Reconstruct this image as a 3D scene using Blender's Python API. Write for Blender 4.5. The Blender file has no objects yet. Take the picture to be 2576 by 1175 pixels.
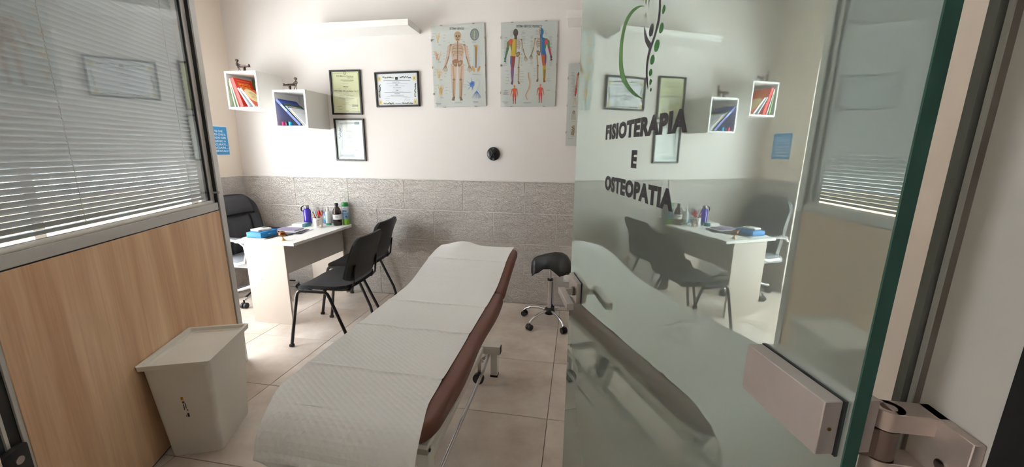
import bpy, bmesh, math, random
import numpy as np
from mathutils import Vector, Matrix
random.seed(7)
SC = bpy.context.scene
COL = SC.collection
PI = math.pi

# ------------------------------------------------------------------ camera
PITCH, YAW, ROLL, EYE = 0.2127, 0.1671, 0.009, 1.4774
fw = Vector((-math.sin(YAW)*math.cos(PITCH), math.cos(YAW)*math.cos(PITCH), -math.sin(PITCH)))
rt = Vector((math.cos(YAW), math.sin(YAW), 0))
up = rt.cross(fw)
rr = rt*math.cos(ROLL) + up*math.sin(ROLL)
uu = up*math.cos(ROLL) - rt*math.sin(ROLL)
cam = bpy.data.cameras.new('camera')
cam.sensor_fit = 'HORIZONTAL'; cam.sensor_width = 36.0
cam.lens = 36.0*961.2/2576.0
cam.clip_start = 0.01; cam.clip_end = 200
camo = bpy.data.objects.new('camera', cam); COL.objects.link(camo)
camo.matrix_world = Matrix(((rr.x, uu.x, -fw.x, 0), (rr.y, uu.y, -fw.y, 0), (rr.z, uu.z, -fw.z, EYE), (0, 0, 0, 1)))
SC.camera = camo

# ------------------------------------------------------------------ world: overcast daylight
SKY = 7.2
w = bpy.data.worlds.new('sky'); SC.world = w; w.use_nodes = True
bg = w.node_tree.nodes['Background']
bg.inputs[0].default_value = (0.93, 0.98, 1.05, 1); bg.inputs[1].default_value = SKY
SC.view_settings.view_transform = 'Standard'; SC.view_settings.look = 'None'
SC.view_settings.gamma = 1.0; SC.view_settings.use_curve_mapping = False
SC.view_settings.exposure = 0.24

# added sun standing over the roof: it lights the pale terrace outside, which throws light up into the room
sun = bpy.data.lights.new('sun', 'SUN'); sun.energy = 72.0; sun.angle = math.radians(3); sun.color = (.95, .98, 1)
suno = bpy.data.objects.new('sun', sun); COL.objects.link(suno); suno.location = (-3, 8, 9)
suno.rotation_euler = Vector((-.17, -.62, -.77)).to_track_quat('-Z', 'Y').to_euler()

# ------------------------------------------------------------------ room numbers
WL, WR, WB, WF, CZ = -3.478, 1.15, 3.54, 0.16, 3.10     # left, right, back wall planes, door wall, ceiling
OPY0, OPY1, OPZ = 0.90, 3.05, 2.35                      # tall window opening in the left wall
def portal(loc, rot, sx, sy):
    l = bpy.data.lights.new('window_portal', 'AREA'); l.shape = 'RECTANGLE'; l.size = sx; l.size_y = sy
    l.cycles.is_portal = True
    o = bpy.data.objects.new('window_portal', l); o.location = loc; o.rotation_euler = rot; COL.objects.link(o)
portal((WL-0.22, (OPY0+OPY1)/2, OPZ/2), (0, -PI/2, 0), OPZ, OPY1-OPY0)
portal((WL-0.22, -.95, 1.45), (0, -PI/2, 0), 1.5, .9)  # portal of the added corridor window

# ------------------------------------------------------------------ materials
def lin(c):
    if isinstance(c, str): c = tuple(int(c[i:i+2], 16) for i in (0, 2, 4))
    return tuple(((v/255)/12.92 if v/255 <= .04045 else ((v/255+.055)/1.055)**2.4) for v in c) + (1.0,)
MATS = {}
def mat(name, col, rough=.5, metal=0., noise=0., nscale=6., bump=0., bscale=80., stretch=None, coat=0., spec=.5, trans=0., col2=None):
    if name in MATS: return MATS[name]
    m = bpy.data.materials.new(name); m.use_nodes = True; nt = m.node_tree; b = nt.nodes['Principled BSDF']
    c = lin(col); b.inputs['Base Color'].default_value = c
    b.inputs['Roughness'].default_value = rough; b.inputs['Metallic'].default_value = metal
    b.inputs['Coat Weight'].default_value = coat; b.inputs['Specular IOR Level'].default_value = spec
    b.inputs['Transmission Weight'].default_value = trans
    tc = None
    if noise or bump or col2:
        tc = nt.nodes.new('ShaderNodeTexCoord'); mp = nt.nodes.new('ShaderNodeMapping')
        nt.links.new(tc.outputs['Object'], mp.inputs[0])
        if stretch: mp.inputs['Scale'].default_value = stretch
    if noise or col2:
        n = nt.nodes.new('ShaderNodeTexNoise'); n.inputs['Scale'].default_value = nscale; n.inputs['Detail'].default_value = 5
        nt.links.new(mp.outputs[0], n.inputs[0])
        mx = nt.nodes.new('ShaderNodeMix'); mx.data_type = 'RGBA'
        if col2: a, d = c, lin(col2)
        else:
            a = tuple(min(1, v*(1+noise)) for v in c[:3])+(1,); d = tuple(v*(1-noise) for v in c[:3])+(1,)
        mx.inputs[6].default_value = a; mx.inputs[7].default_value = d
        rp = nt.nodes.new('ShaderNodeMapRange'); rp.inputs[1].default_value = .35; rp.inputs[2].default_value = .65
        nt.links.new(n.outputs[0], rp.inputs[0]); nt.links.new(rp.outputs[0], mx.inputs[0])
        nt.links.new(mx.outputs[2], b.inputs['Base Color'])
    if bump:
        n2 = nt.nodes.new('ShaderNodeTexNoise'); n2.inputs['Scale'].default_value = bscale; n2.inputs['Detail'].default_value = 4
        nt.links.new(mp.outputs[0], n2.inputs[0])
        bp = nt.nodes.new('ShaderNodeBump'); bp.inputs['Strength'].default_value = bump; bp.inputs['Distance'].default_value = .004
        nt.links.new(n2.outputs[0], bp.inputs['Height']); nt.links.new(bp.outputs[0], b.inputs['Normal'])
    MATS[name] = m
    return m

def schlick(nt, f0=.04):
    """reflectance of a pane face from the angle of view alone, the same from both sides"""
    N = nt.nodes.new; L = nt.links.new
    ge = N('ShaderNodeNewGeometry'); dt = N('ShaderNodeVectorMath'); dt.operation = 'DOT_PRODUCT'
    L(ge.outputs['Normal'], dt.inputs[0]); L(ge.outputs['Incoming'], dt.inputs[1])
    ab = N('ShaderNodeMath'); ab.operation = 'ABSOLUTE'; L(dt.outputs['Value'], ab.inputs[0])
    om = N('ShaderNodeMath'); om.operation = 'SUBTRACT'; om.inputs[0].default_value = 1; L(ab.outputs[0], om.inputs[1])
    pw = N('ShaderNodeMath'); pw.operation = 'POWER'; pw.inputs[1].default_value = 5; L(om.outputs[0], pw.inputs[0])
    ma = N('ShaderNodeMath'); ma.operation = 'MULTIPLY_ADD'; ma.inputs[1].default_value = 1-f0; ma.inputs[2].default_value = f0; L(pw.outputs[0], ma.inputs[0])
    return ma.outputs[0]
def glass_mat(name, tint, f0=.04):
    """clear pane: fresnel reflection over plain see-through"""
    m = bpy.data.materials.new(name); m.use_nodes = True; nt = m.node_tree; nt.nodes.clear()
    o = nt.nodes.new('ShaderNodeOutputMaterial'); mx = nt.nodes.new('ShaderNodeMixShader')
    t = nt.nodes.new('ShaderNodeBsdfTransparent'); t.inputs[0].default_value = lin(tint)
    g = nt.nodes.new('ShaderNodeBsdfGlossy'); g.inputs['Roughness'].default_value = 0.0
    nt.links.new(schlick(nt, f0), mx.inputs[0]); nt.links.new(t.outputs[0], mx.inputs[1]); nt.links.new(g.outputs[0], mx.inputs[2])
    nt.links.new(mx.outputs[0], o.inputs[0]); MATS[name] = m
    return m

def print_mat():
    m = bpy.data.materials.new('print'); m.use_nodes = True; nt = m.node_tree; b = nt.nodes['Principled BSDF']
    a = nt.nodes.new('ShaderNodeVertexColor'); a.layer_name = 'Col'
    nt.links.new(a.outputs[0], b.inputs['Base Color']); b.inputs['Roughness'].default_value = .6
    MATS['print'] = m
    return m
PRINT = print_mat()

def bsdf(m): return m.node_tree.nodes['Principled BSDF']

# plaster with a faint mottling
M_WALL = mat('plaster_white', (225, 219, 214), .9, noise=.015, nscale=1.5, bump=.08, bscale=60)
M_WARM = mat('plaster_warm', (236, 223, 209), .9, noise=.015, nscale=1.5, bump=.08, bscale=60)
M_CEIL = mat('ceiling_white', (246, 245, 243), .95, noise=.01)
M_WHITE = mat('white_laminate', (238, 236, 232), .45, noise=.01)
M_CREAM = mat('cream_laminate', (238, 231, 220), .45, noise=.02, nscale=3)
M_BLACK = mat('black_plastic', (22, 22, 24), .45, noise=.1)
M_BLKMET = mat('black_metal', (26, 26, 28), .32, noise=.05)
M_BLKFAB = mat('black_fabric', (22, 22, 25), .85, noise=.15, nscale=90, bump=.25, bscale=600)
M_CHROME = mat('chrome', (205, 205, 208), .12, 1.0, noise=.03)
M_STEEL = mat('brushed_steel', (176, 168, 164), .38, .9, noise=.04, nscale=20)
M_ALU = mat('aluminium', (206, 204, 200), .45, .25, noise=.02)
M_WSTEEL = mat('white_steel', (226, 223, 214), .4, noise=.02)
M_PAPER = mat('paper', (240, 240, 238), .8, noise=.01)
M_PANE = glass_mat('clear_pane', (252, 253, 252))
M_PICT = glass_mat('picture_glass', (253, 254, 253), .014)
M_DPANE = glass_mat('double_glazing', (244, 247, 246), .11)
M_GROUT = mat('grout', (120, 104, 90), .9, noise=.08, nscale=20)
M_WGROUT = mat('wall_grout', (240, 235, 228), .9, noise=.03, nscale=20)

def floor_tile_mat():
    m = mat('floor_porcelain', (206, 190, 174), .42, spec=.4)
    nt = m.node_tree; b = bsdf(m)
    tc = nt.nodes.new('ShaderNodeTexCoord'); oi = nt.nodes.new('ShaderNodeObjectInfo')
    ad = nt.nodes.new('ShaderNodeVectorMath'); ad.operation = 'ADD'
    sc = nt.nodes.new('ShaderNodeVectorMath'); sc.operation = 'SCALE'; sc.inputs[0].default_value = (13, 7, 3)
    nt.links.new(oi.outputs['Random'], sc.inputs['Scale']); nt.links.new(tc.outputs['Object'], ad.inputs[0]); nt.links.new(sc.outputs[0], ad.inputs[1])
    n1 = nt.nodes.new('ShaderNodeTexNoise'); n1.inputs['Scale'].default_value = 3.2; n1.inputs['Detail'].default_value = 6; n1.inputs['Roughness'].default_value = .62
    nt.links.new(ad.outputs[0], n1.inputs[0])
    cr = nt.nodes.new('ShaderNodeValToRGB'); e = cr.color_ramp.elements
    e[0].position = .3; e[0].color = lin((196, 180, 166)); e[1].position = .7; e[1].color = lin((232, 222, 212))
    nt.links.new(n1.outputs[0], cr.inputs[0]); nt.links.new(cr.outputs[0], b.inputs['Base Color'])
    n2 = nt.nodes.new('ShaderNodeTexNoise'); n2.inputs['Scale'].default_value = 40
    nt.links.new(ad.outputs[0], n2.inputs[0])
    rr_ = nt.nodes.new('ShaderNodeMapRange'); rr_.inputs[3].default_value = .36; rr_.inputs[4].default_value = .5
    nt.links.new(n2.outputs[0], rr_.inputs[0]); nt.links.new(rr_.outputs[0], b.inputs['Roughness'])
    return m
M_FTILE = floor_tile_mat()

def stone_tile_mat():
    m = mat('split_stone_tile', (205, 196, 187), .75)
    nt = m.node_tree; b = bsdf(m)
    N = nt.nodes.new; L = nt.links.new
    tc = N('ShaderNodeTexCoord'); mp = N('ShaderNodeMapping'); L(tc.outputs['Object'], mp.inputs[0])
    mp.inputs['Scale'].default_value = (1, 1, 2.6)
    wp = N('ShaderNodeTexNoise'); wp.inputs['Scale'].default_value = 9; L(mp.outputs[0], wp.inputs[0])
    mixv = N('ShaderNodeMix'); mixv.data_type = 'VECTOR'; mixv.inputs[0].default_value = .1
    L(mp.outputs[0], mixv.inputs[4]); L(wp.outputs['Color'], mixv.inputs[5])
    v = N('ShaderNodeTexVoronoi'); v.feature = 'F1'; v.distance = 'CHEBYCHEV'; v.inputs['Scale'].default_value = 17; L(mixv.outputs[1], v.inputs['Vector'])
    vcol = N('ShaderNodeSeparateColor'); L(v.outputs['Color'], vcol.inputs[0])
    n2 = N('ShaderNodeTexNoise'); n2.inputs['Scale'].default_value = 46; n2.inputs['Detail'].default_value = 3; n2.inputs['Distortion'].default_value = 1.6; L(mixv.outputs[1], n2.inputs[0])
    st = N('ShaderNodeMapRange'); st.inputs[1].default_value = .46; st.inputs[2].default_value = .54; L(n2.outputs[0], st.inputs[0])
    n3 = N('ShaderNodeTexNoise'); n3.inputs['Scale'].default_value = 7; n3.inputs['Detail'].default_value = 2; L(mp.outputs[0], n3.inputs[0])
    a1 = N('ShaderNodeMath'); a1.operation = 'MULTIPLY_ADD'; a1.inputs[1].default_value = .6; L(vcol.outputs[0], a1.inputs[0]); L(st.outputs[0], a1.inputs[2])
    a2 = N('ShaderNodeMath'); a2.operation = 'MULTIPLY_ADD'; a2.inputs[1].default_value = .8; L(n3.outputs[0], a2.inputs[0]); L(a1.outputs[0], a2.inputs[2])
    bp = N('ShaderNodeBump'); bp.inputs['Strength'].default_value = 1.0; bp.inputs['Distance'].default_value = .0058
    L(a2.outputs[0], bp.inputs['Height']); L(bp.outputs[0], b.inputs['Normal'])
    cr = N('ShaderNodeValToRGB'); e = cr.color_ramp.elements
    e[0].position = .3; e[0].color = lin((206, 198, 190)); e[1].position = .75; e[1].color = lin((220, 213, 206))
    L(n3.outputs[0], cr.inputs[0]); L(cr.outputs[0], b.inputs['Base Color'])
    return m
M_STILE = stone_tile_mat()

def wood_mat():
    m = mat('oak_laminate', (196, 150, 112), .5)
    nt = m.node_tree; b = bsdf(m); N = nt.nodes.new; L = nt.links.new
    tc = N('ShaderNodeTexCoord'); mp = N('ShaderNodeMapping'); L(tc.outputs['Object'], mp.inputs[0]); mp.inputs['Scale'].default_value = (7, 7, .55)
    n1 = N('ShaderNodeTexNoise'); n1.inputs['Scale'].default_value = 1.6; n1.inputs['Detail'].default_value = 5; n1.inputs['Distortion'].default_value = .4; L(mp.outputs[0], n1.inputs[0])
    mp2 = N('ShaderNodeMapping'); L(tc.outputs['Object'], mp2.inputs[0]); mp2.inputs['Scale'].default_value = (60, 60, 1.6)
    n2 = N('ShaderNodeTexNoise'); n2.inputs['Scale'].default_value = 2.2; n2.inputs['Detail'].default_value = 3; L(mp2.outputs[0], n2.inputs[0])
    ad = N('ShaderNodeMath'); ad.operation = 'MULTIPLY_ADD'; ad.inputs[1].default_value = .35; L(n2.outputs[0], ad.inputs[0]); L(n1.outputs[0], ad.inputs[2])
    cr = N('ShaderNodeValToRGB'); e = cr.color_ramp.elements
    e[0].position = .45; e[0].color = lin((206, 160, 122)); e[1].position = .9; e[1].color = lin((242, 206, 168))
    L(ad.outputs[0], cr.inputs[0]); L(cr.outputs[0], b.inputs['Base Color'])
    return m
M_WOOD = wood_mat()

def frosted_mat():
    """half-mirrored milky glass leaf"""
    m = bpy.data.materials.new('satin_glass'); m.use_nodes = True; nt = m.node_tree; nt.nodes.clear(); N = nt.nodes.new; L = nt.links.new
    o = N('ShaderNodeOutputMaterial'); mx = N('ShaderNodeMixShader'); body = N('ShaderNodeMixShader'); body.inputs[0].default_value = .35
    d = N('ShaderNodeBsdfDiffuse'); d.inputs[0].default_value = lin((182, 192, 187)); t = N('ShaderNodeBsdfTranslucent'); t.inputs[0].default_value = lin((194, 206, 200))
    g = N('ShaderNodeBsdfGlossy'); g.inputs['Roughness'].default_value = 0; g.inputs[0].default_value = lin((236, 250, 245))
    fr = schlick(nt, .46)
    L(d.outputs[0], body.inputs[1]); L(t.outputs[0], body.inputs[2])
    L(fr, mx.inputs[0]); L(body.outputs[0], mx.inputs[1]); L(g.outputs[0], mx.inputs[2]); L(mx.outputs[0], o.inputs[0])
    MATS['satin_glass'] = m
    return m
M_SATIN = frosted_mat()
M_GEDGE = mat('green_glass_edge', (58, 92, 82), .15, noise=.05)

# ------------------------------------------------------------------ mesh builder
def rotm(ax, a): return Matrix.Rotation(a, 3, ax)
class MB:
    def __init__(s): s.bm = bmesh.new()
    def add(s, verts, faces, m=None):
        vs = [s.bm.verts.new(m @ Vector(v) if m else v) for v in verts]
        for f in faces:
            try: s.bm.faces.new([vs[i] for i in f])
            except ValueError: pass
        return vs
    def box(s, lo, hi, bev=0., seg=2, m=None):
        t = bmesh.new()
        x0, y0, z0 = lo; x1, y1, z1 = hi
        vs = [t.verts.new(v) for v in ((x0,y0,z0),(x1,y0,z0),(x1,y1,z0),(x0,y1,z0),(x0,y0,z1),(x1,y0,z1),(x1,y1,z1),(x0,y1,z1))]
        for f in ((3,2,1,0),(4,5,6,7),(0,1,5,4),(1,2,6,5),(2,3,7,6),(3,0,4,7)): t.faces.new([vs[i] for i in f])
        if bev: bmesh.ops.bevel(t, geom=t.edges[:], offset=bev, segments=seg, affect='EDGES', profile=.5)
        s._merge(t, m); return s
    def _merge(s, t, m=None):
        mp = {}
        for v in t.verts: mp[v] = s.bm.verts.new(m @ v.co if m else v.co)
        for f in t.faces: s.bm.faces.new([mp[v] for v in f.verts])
        t.free()
    def cyl(s, p0, p1, r0, r1=None, n=16, caps=True, m=None):
        r1 = r0 if r1 is None else r1
        p0, p1 = Vector(p0), Vector(p1); d = (p1-p0).normalized()
        a = d.orthogonal().normalized(); b = d.cross(a)
        V = []
        for p, r in ((p0, r0), (p1, r1)):
            for k in range(n):
                an = 2*PI*k/n; V.append(p + (a*math.cos(an)+b*math.sin(an))*r)
        F = [(k, (k+1) % n, n+(k+1) % n, n+k) for k in range(n)]
        if caps: F += [tuple(range(n-1, -1, -1)), tuple(range(n, 2*n))]
        s.add(V, F, m); return s
    def tube(s, pts, r, n=10, flat=1., m=None, radii=None, closed=False, upv=None):
        P = [Vector(p) for p in pts]; V = []; k = len(P); prev = None
        for i, p in enumerate(P):
            if closed: d = (P[(i+1) % k]-P[i-1]).normalized()
            else: d = (P[min(i+1, k-1)]-P[max(i-1, 0)]).normalized()
            a = (Vector(upv) if upv else (prev if prev else d.orthogonal()))
            a = (a - d*a.dot(d)).normalized(); prev = a; b = d.cross(a)
            q = radii[i] if radii else r
            for j in range(n):
                an = 2*PI*j/n; V.append(p + a*math.cos(an)*q + b*math.sin(an)*q*flat)
        F = []
        for i in range(k if closed else k-1):
            for j in range(n):
                i2 = (i+1) % k
                F.append((i*n+j, i*n+(j+1) % n, i2*n+(j+1) % n, i2*n+j))
        if not closed: F += [tuple(range(n-1, -1, -1)), tuple((k-1)*n+j for j in range(n))]
        s.add(V, F, m); return s
    def lathe(s, prof, c=(0, 0, 0), n=24, m=None):
        V = []; c = Vector(c)
        for r, z in prof:
            for k in range(n):
                an = 2*PI*k/n; V.append(c+Vector((r*math.cos(an), r*math.sin(an), z)))
        F = []
        for i in range(len(prof)-1):
            for k in range(n): F.append((i*n+k, i*n+(k+1) % n, (i+1)*n+(k+1) % n, (i+1)*n+k))
        F += [tuple(range(n-1, -1, -1)), tuple((len(prof)-1)*n+k for k in range(n))]
        s.add(V, F, m); return s
    def prism(s, poly, z0, z1, m=None):
        n = len(poly)
        V = [(x, y, z0) for x, y in poly]+[(x, y, z1) for x, y in poly]
        F = [tuple(range(n-1, -1, -1)), tuple(range(n, 2*n))]+[(k, (k+1) % n, n+(k+1) % n, n+k) for k in range(n)]
        s.add(V, F, m); return s
    def grid(s, fn, nu, nv, m=None):
        V = [fn(i/nu, j/nv) for j in range(nv+1) for i in range(nu+1)]
        F = [(j*(nu+1)+i, j*(nu+1)+i+1, (j+1)*(nu+1)+i+1, (j+1)*(nu+1)+i) for j in range(nv) for i in range(nu)]
        s.add(V, F, m); return s
    def shell(s, fn, nu, nv, th, m=None):
        """closed slab: surface fn(u,v) and the same moved by th (vector or function)"""
        top = [Vector(fn(i/nu, j/nv)) for j in range(nv+1) for i in range(nu+1)]
        off = (lambda u, v: Vector(th)) if not callable(th) else th
        bot = [top[j*(nu+1)+i]+Vector(off(i/nu, j/nv)) for j in range(nv+1) for i in range(nu+1)]
        K = len(top); F = []
        for j in range(nv):
            for i in range(nu):
                a, b, c, d = j*(nu+1)+i, j*(nu+1)+i+1, (j+1)*(nu+1)+i+1, (j+1)*(nu+1)+i
                F += [(a, b, c, d), (K+d, K+c, K+b, K+a)]
        ring = [i for i in range(nu+1)]+[j*(nu+1)+nu for j in range(1, nv+1)]+[nv*(nu+1)+i for i in range(nu-1, -1, -1)]+[j*(nu+1) for j in range(nv-1, 0, -1)]
        for a, b in zip(ring, ring[1:]+ring[:1]): F.append((b, a, K+a, K+b))
        s.add(top+bot, F, m); return s
    def sphere(s, c, r, n=16, sc=(1, 1, 1), m=None):
        c = Vector(c); V = []
        h = n//2
        for j in range(1, h):
            th = PI*j/h
            for k in range(n):
                V.append(c+Vector((r*sc[0]*math.sin(th)*math.cos(2*PI*k/n), r*sc[1]*math.sin(th)*math.sin(2*PI*k/n), r*sc[2]*math.cos(th))))
        V += [c+Vector((0, 0, r*sc[2])), c-Vector((0, 0, r*sc[2]))]
        F = []
        for j in range(h-2):
            for k in range(n): F.append((j*n+k, (j+1)*n+k, (j+1)*n+(k+1) % n, j*n+(k+1) % n))
        T = (h-1)*n
        for k in range(n): F += [(T, k, (k+1) % n), (T+1, (h-2)*n+(k+1) % n, (h-2)*n+k)]
        s.add(V, F, m); return s
    def build(s, name, material, parent=None, smooth=False, subsurf=0, autosmooth=True):
        bmesh.ops.recalc_face_normals(s.bm, faces=s.bm.faces[:])
        me = bpy.data.meshes.new(name); s.bm.to_mesh(me); s.bm.free()
        o = bpy.data.objects.new(name, me); COL.objects.link(o)
        me.materials.append(MATS[material] if isinstance(material, str) else material)
        if smooth:
            for p in me.polygons: p.use_smooth = True
            if autosmooth: me.set_sharp_from_angle(angle=math.radians(40))
        if subsurf:
            md = o.modifiers.new('subdivision', 'SUBSURF'); md.levels = subsurf; md.render_levels = subsurf
        if parent: o.parent = parent
        return o

def thing(name, label, cat, loc=(0, 0, 0), rotz=0., group=None):
    o = bpy.data.objects.new(name, None); COL.objects.link(o); o.location = loc; o.rotation_euler = (0, 0, rotz)
    o['label'] = label; o['category'] = cat
    if group: o['group'] = group
    return o
def tag(o, label, cat, group=None):
    o['label'] = label; o['category'] = cat
    if group: o['group'] = group
    return o
def struct(o): o['kind'] = 'structure'; return o
def boxpart(name, m, parent, lo, hi, bev=0., seg=2, mm=None, smooth=False):
    return MB().box(lo, hi, bev, seg, mm).build(name, m, parent, smooth or bev > 0)
def copy_tree(o, parent=None):
    c = o.copy(); COL.objects.link(c); c.parent = parent
    for ch in list(o.children): copy_tree(ch, c)
    return c

# ------------------------------------------------------------------ flat print (lettering, pictures) as coloured faces
_gly = {}
def text_geo(txt, bold=0.):
    if (txt, bold) in _gly: return _gly[(txt, bold)]
    cu = bpy.data.curves.new('t', 'FONT'); cu.body = txt; cu.size = 1; cu.offset = bold; cu.space_character = 1+1.6*bold; cu.resolution_u = 3
    o = bpy.data.objects.new('t', cu); COL.objects.link(o)
    bpy.context.view_layer.update()
    me = bpy.data.meshes.new_from_object(o.evaluated_get(bpy.context.evaluated_depsgraph_get()))
    V = [tuple(v.co) for v in me.vertices]; F = [tuple(p.vertices) for p in me.polygons]
    bpy.data.objects.remove(o); bpy.data.curves.remove(cu); bpy.data.meshes.remove(me)
    if V:
        x0 = min(v[0] for v in V); x1 = max(v[0] for v in V); y0 = min(v[1] for v in V); y1 = max(v[1] for v in V)
        V = [((v[0]-x0)/(x1-x0), (v[1]-y0)/(y1-y0)) for v in V]
    _gly[(txt, bold)] = (V, F)
    return V, F
def homography(src, dst):
    A = []; B = []
    for (x, y), (u, v) in zip(src, dst):
        A.append([x, y, 1, 0, 0, 0, -u*x, -u*y]); B.append(u)
        A.append([0, 0, 0, x, y, 1, -v*x, -v*y]); B.append(v)
    h = np.linalg.solve(np.array(A, float), np.array(B, float))
    def f(x, y):
        d = h[6]*x+h[7]*y+1
        return ((h[0]*x+h[1]*y+h[2])/d, (h[3]*x+h[4]*y+h[5])/d)
    return f
class Print:
    """flat picture in the x-z plane of its object, facing -y; later marks lie a hair in front"""
    def __init__(s, mp=None): s.V = []; s.F = []; s.C = []; s.k = 0; s.mp = mp or (lambda x, y: (x, y)); s.step = .00002
    def _lay(s): s.k += 1; return -s.k*s.step
    def poly(s, pts, col, raw=False):
        y = s._lay(); b = len(s.V)
        for p in pts:
            q = p if raw else s.mp(*p)
            s.V.append((q[0], y, q[1]))
        s.F.append(tuple(range(b, b+len(pts)))); s.C.append(lin(col)); return s
    def rect(s, x0, y0, x1, y1, col): return s.poly([(x0, y0), (x1, y0), (x1, y1), (x0, y1)], col)
    def ell(s, cx, cy, rx, ry, col, n=18, rot=0.):
        c, q = math.cos(rot), math.sin(rot)
        return s.poly([(cx+rx*math.cos(2*PI*k/n)*c-ry*math.sin(2*PI*k/n)*q, cy+rx*math.cos(2*PI*k/n)*q+ry*math.sin(2*PI*k/n)*c) for k in range(n)], col)
    def stroke(s, pts, wd, col):
        P = [np.array(p, float) for p in pts]
        if not hasattr(wd, '__len__'): wd = [wd]*len(P)
        y = s._lay(); b = len(s.V); n = len(P)
        for i, p in enumerate(P):
            d = P[min(i+1, n-1)]-P[max(i-1, 0)]; d = d/(np.hypot(*d)+1e-9); nn_ = np.array([-d[1], d[0]])*wd[i]/2
            for q in (p+nn_, p-nn_):
                m = s.mp(*q); s.V.append((m[0], y, m[1]))
        for i in range(n-1): s.F.append((b+2*i, b+2*i+1, b+2*i+3, b+2*i+2)); s.C.append(lin(col))
        return s
    def text(s, txt, x0, y0, x1, y1, col, bold=0.):
        """fit the words into the box; y0 is the baseline side, y1 the top side"""
        V, F = text_geo(txt, bold); y = s._lay(); b = len(s.V)
        for u, v in V:
            q = s.mp(x0+(x1-x0)*u, y0+(y1-y0)*v); s.V.append((q[0], y, q[1]))
        for f in F: s.F.append(tuple(b+i for i in f)); s.C.append(lin(col))
        return s
    def lines(s, x0, y0, x1, y1, n, col, th, jit=.3, align='c'):
        for k in range(n):
            yy = y0+(y1-y0)*(k/(max(1, n-1))); w_ = (x1-x0)*(1-random.random()*jit)
            a = (x0+x1)/2-w_/2 if align == 'c' else x0
            s.rect(a, yy-th/2, a+w_, yy+th/2, col)
        return s
    def build(s, name, parent, loc=(0, 0, 0), rot=(0, 0, 0), label=None):
        me = bpy.data.meshes.new(name); me.from_pydata(s.V, [], s.F)
        ca = me.color_attributes.new('Col', 'FLOAT_COLOR', 'CORNER')
        i = 0
        for p, c in zip(me.polygons, s.C):
            for l in p.loop_indices: ca.data[l].color = c
        me.materials.append(PRINT); me.update()
        # all faces look the same way
        bm = bmesh.new(); bm.from_mesh(me)
        fl = [f for f in bm.faces if f.normal.y > 0]
        if fl: bmesh.ops.reverse_faces(bm, faces=fl)
        bm.to_mesh(me); bm.free()
        o = bpy.data.objects.new(name, me); COL.objects.link(o); o.location = loc; o.rotation_euler = rot
        if parent: o.parent = parent
        if label: o['label'] = label
        return o

# ================================================================== THE SETTING
# ---- floor: mortar bed + porcelain tiles, each its own piece
floor = struct(boxpart('floor', M_GROUT, None, (WL-.2, -1.9, -.12), (WR+.2, WB+.2, -.003)))
TS, TX, TY, GAP = .592, -.109, 3.08, .0035
def cuts(a, b, ref, st):
    k0 = math.floor((a-ref)/st)+1; L = [a]
    k = k0
    while ref+k*st < b-1e-6: L.append(ref+k*st); k += 1
    return L+[b]
full = {}
for x0, x1 in zip(cuts(WL, WR, TX, TS)[:-1], cuts(WL, WR, TX, TS)[1:]):
    for y0, y1 in zip(cuts(-.9, WB-.012, TY, TS)[:-1], cuts(-.9, WB-.012, TY, TS)[1:]):
        key = (round(x1-x0, 3), round(y1-y0, 3))
        if key not in full:
            hx, hy = (x1-x0-GAP)/2, (y1-y0-GAP)/2
            if hx < .01 or hy < .01: continue
            o = MB().box((-hx, -hy, -.009), (hx, hy, 0), .0012, 1).build('floor_tile', M_FTILE, floor); full[key] = o
        else:
            o = full[key].copy(); COL.objects.link(o)
        o.location = ((x0+x1)/2, (y0+y1)/2, 0)
boxpart('floor_slab_corridor', M_FTILE, floor, (WL, -1.7, -.009), (WR, -.9, 0))

# ---- walls
back = struct(boxpart('wall_back', M_WALL, None, (WL-.2, WB, -.1), (WR+.2, WB+.2, CZ)))
b = MB()
for y0, y1, z0, z1 in ((OPY1, WB+.2, -.1, CZ), (OPY0, OPY1, OPZ, CZ), (-.5, OPY0, -.1, CZ), (-1.4, -.5, -.1, .7), (-1.4, -.5, 2.2, CZ), (-1.9, -1.4, -.1, CZ)):
    b.box((WL-.2, y0, z0), (WL, y1, z1))
left = struct(b.build('wall_left', M_WARM))
right = struct(boxpart('wall_right', M_WARM, None, (WR, -1.9, -.1), (WR+.2, WB, CZ)))
struct(boxpart('ceiling', M_CEIL, None, (WL-.2, -1.9, CZ), (WR+.2, WB+.2, CZ+.15)))
struct(boxpart('wall_corridor', M_WALL, None, (WL, -1.9, -.1), (WR, -1.7, CZ)))
# door wall: right of the doorway, above it, and left of it up to the partition
JX = .235
b = MB(); b.box((JX, .05, 0), (WR, .2245, CZ)); b.box((-.66, .05, 2.16), (JX, .2245, CZ))
struct(b.build('wall_front', M_WARM))
b = MB(); b.prism([(-.66, .05), (-.66, .22), (-1.70, .72), (-1.78, .66)], 0, 2.50)
struct(b.build('wall_entrance', M_WARM))

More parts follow.
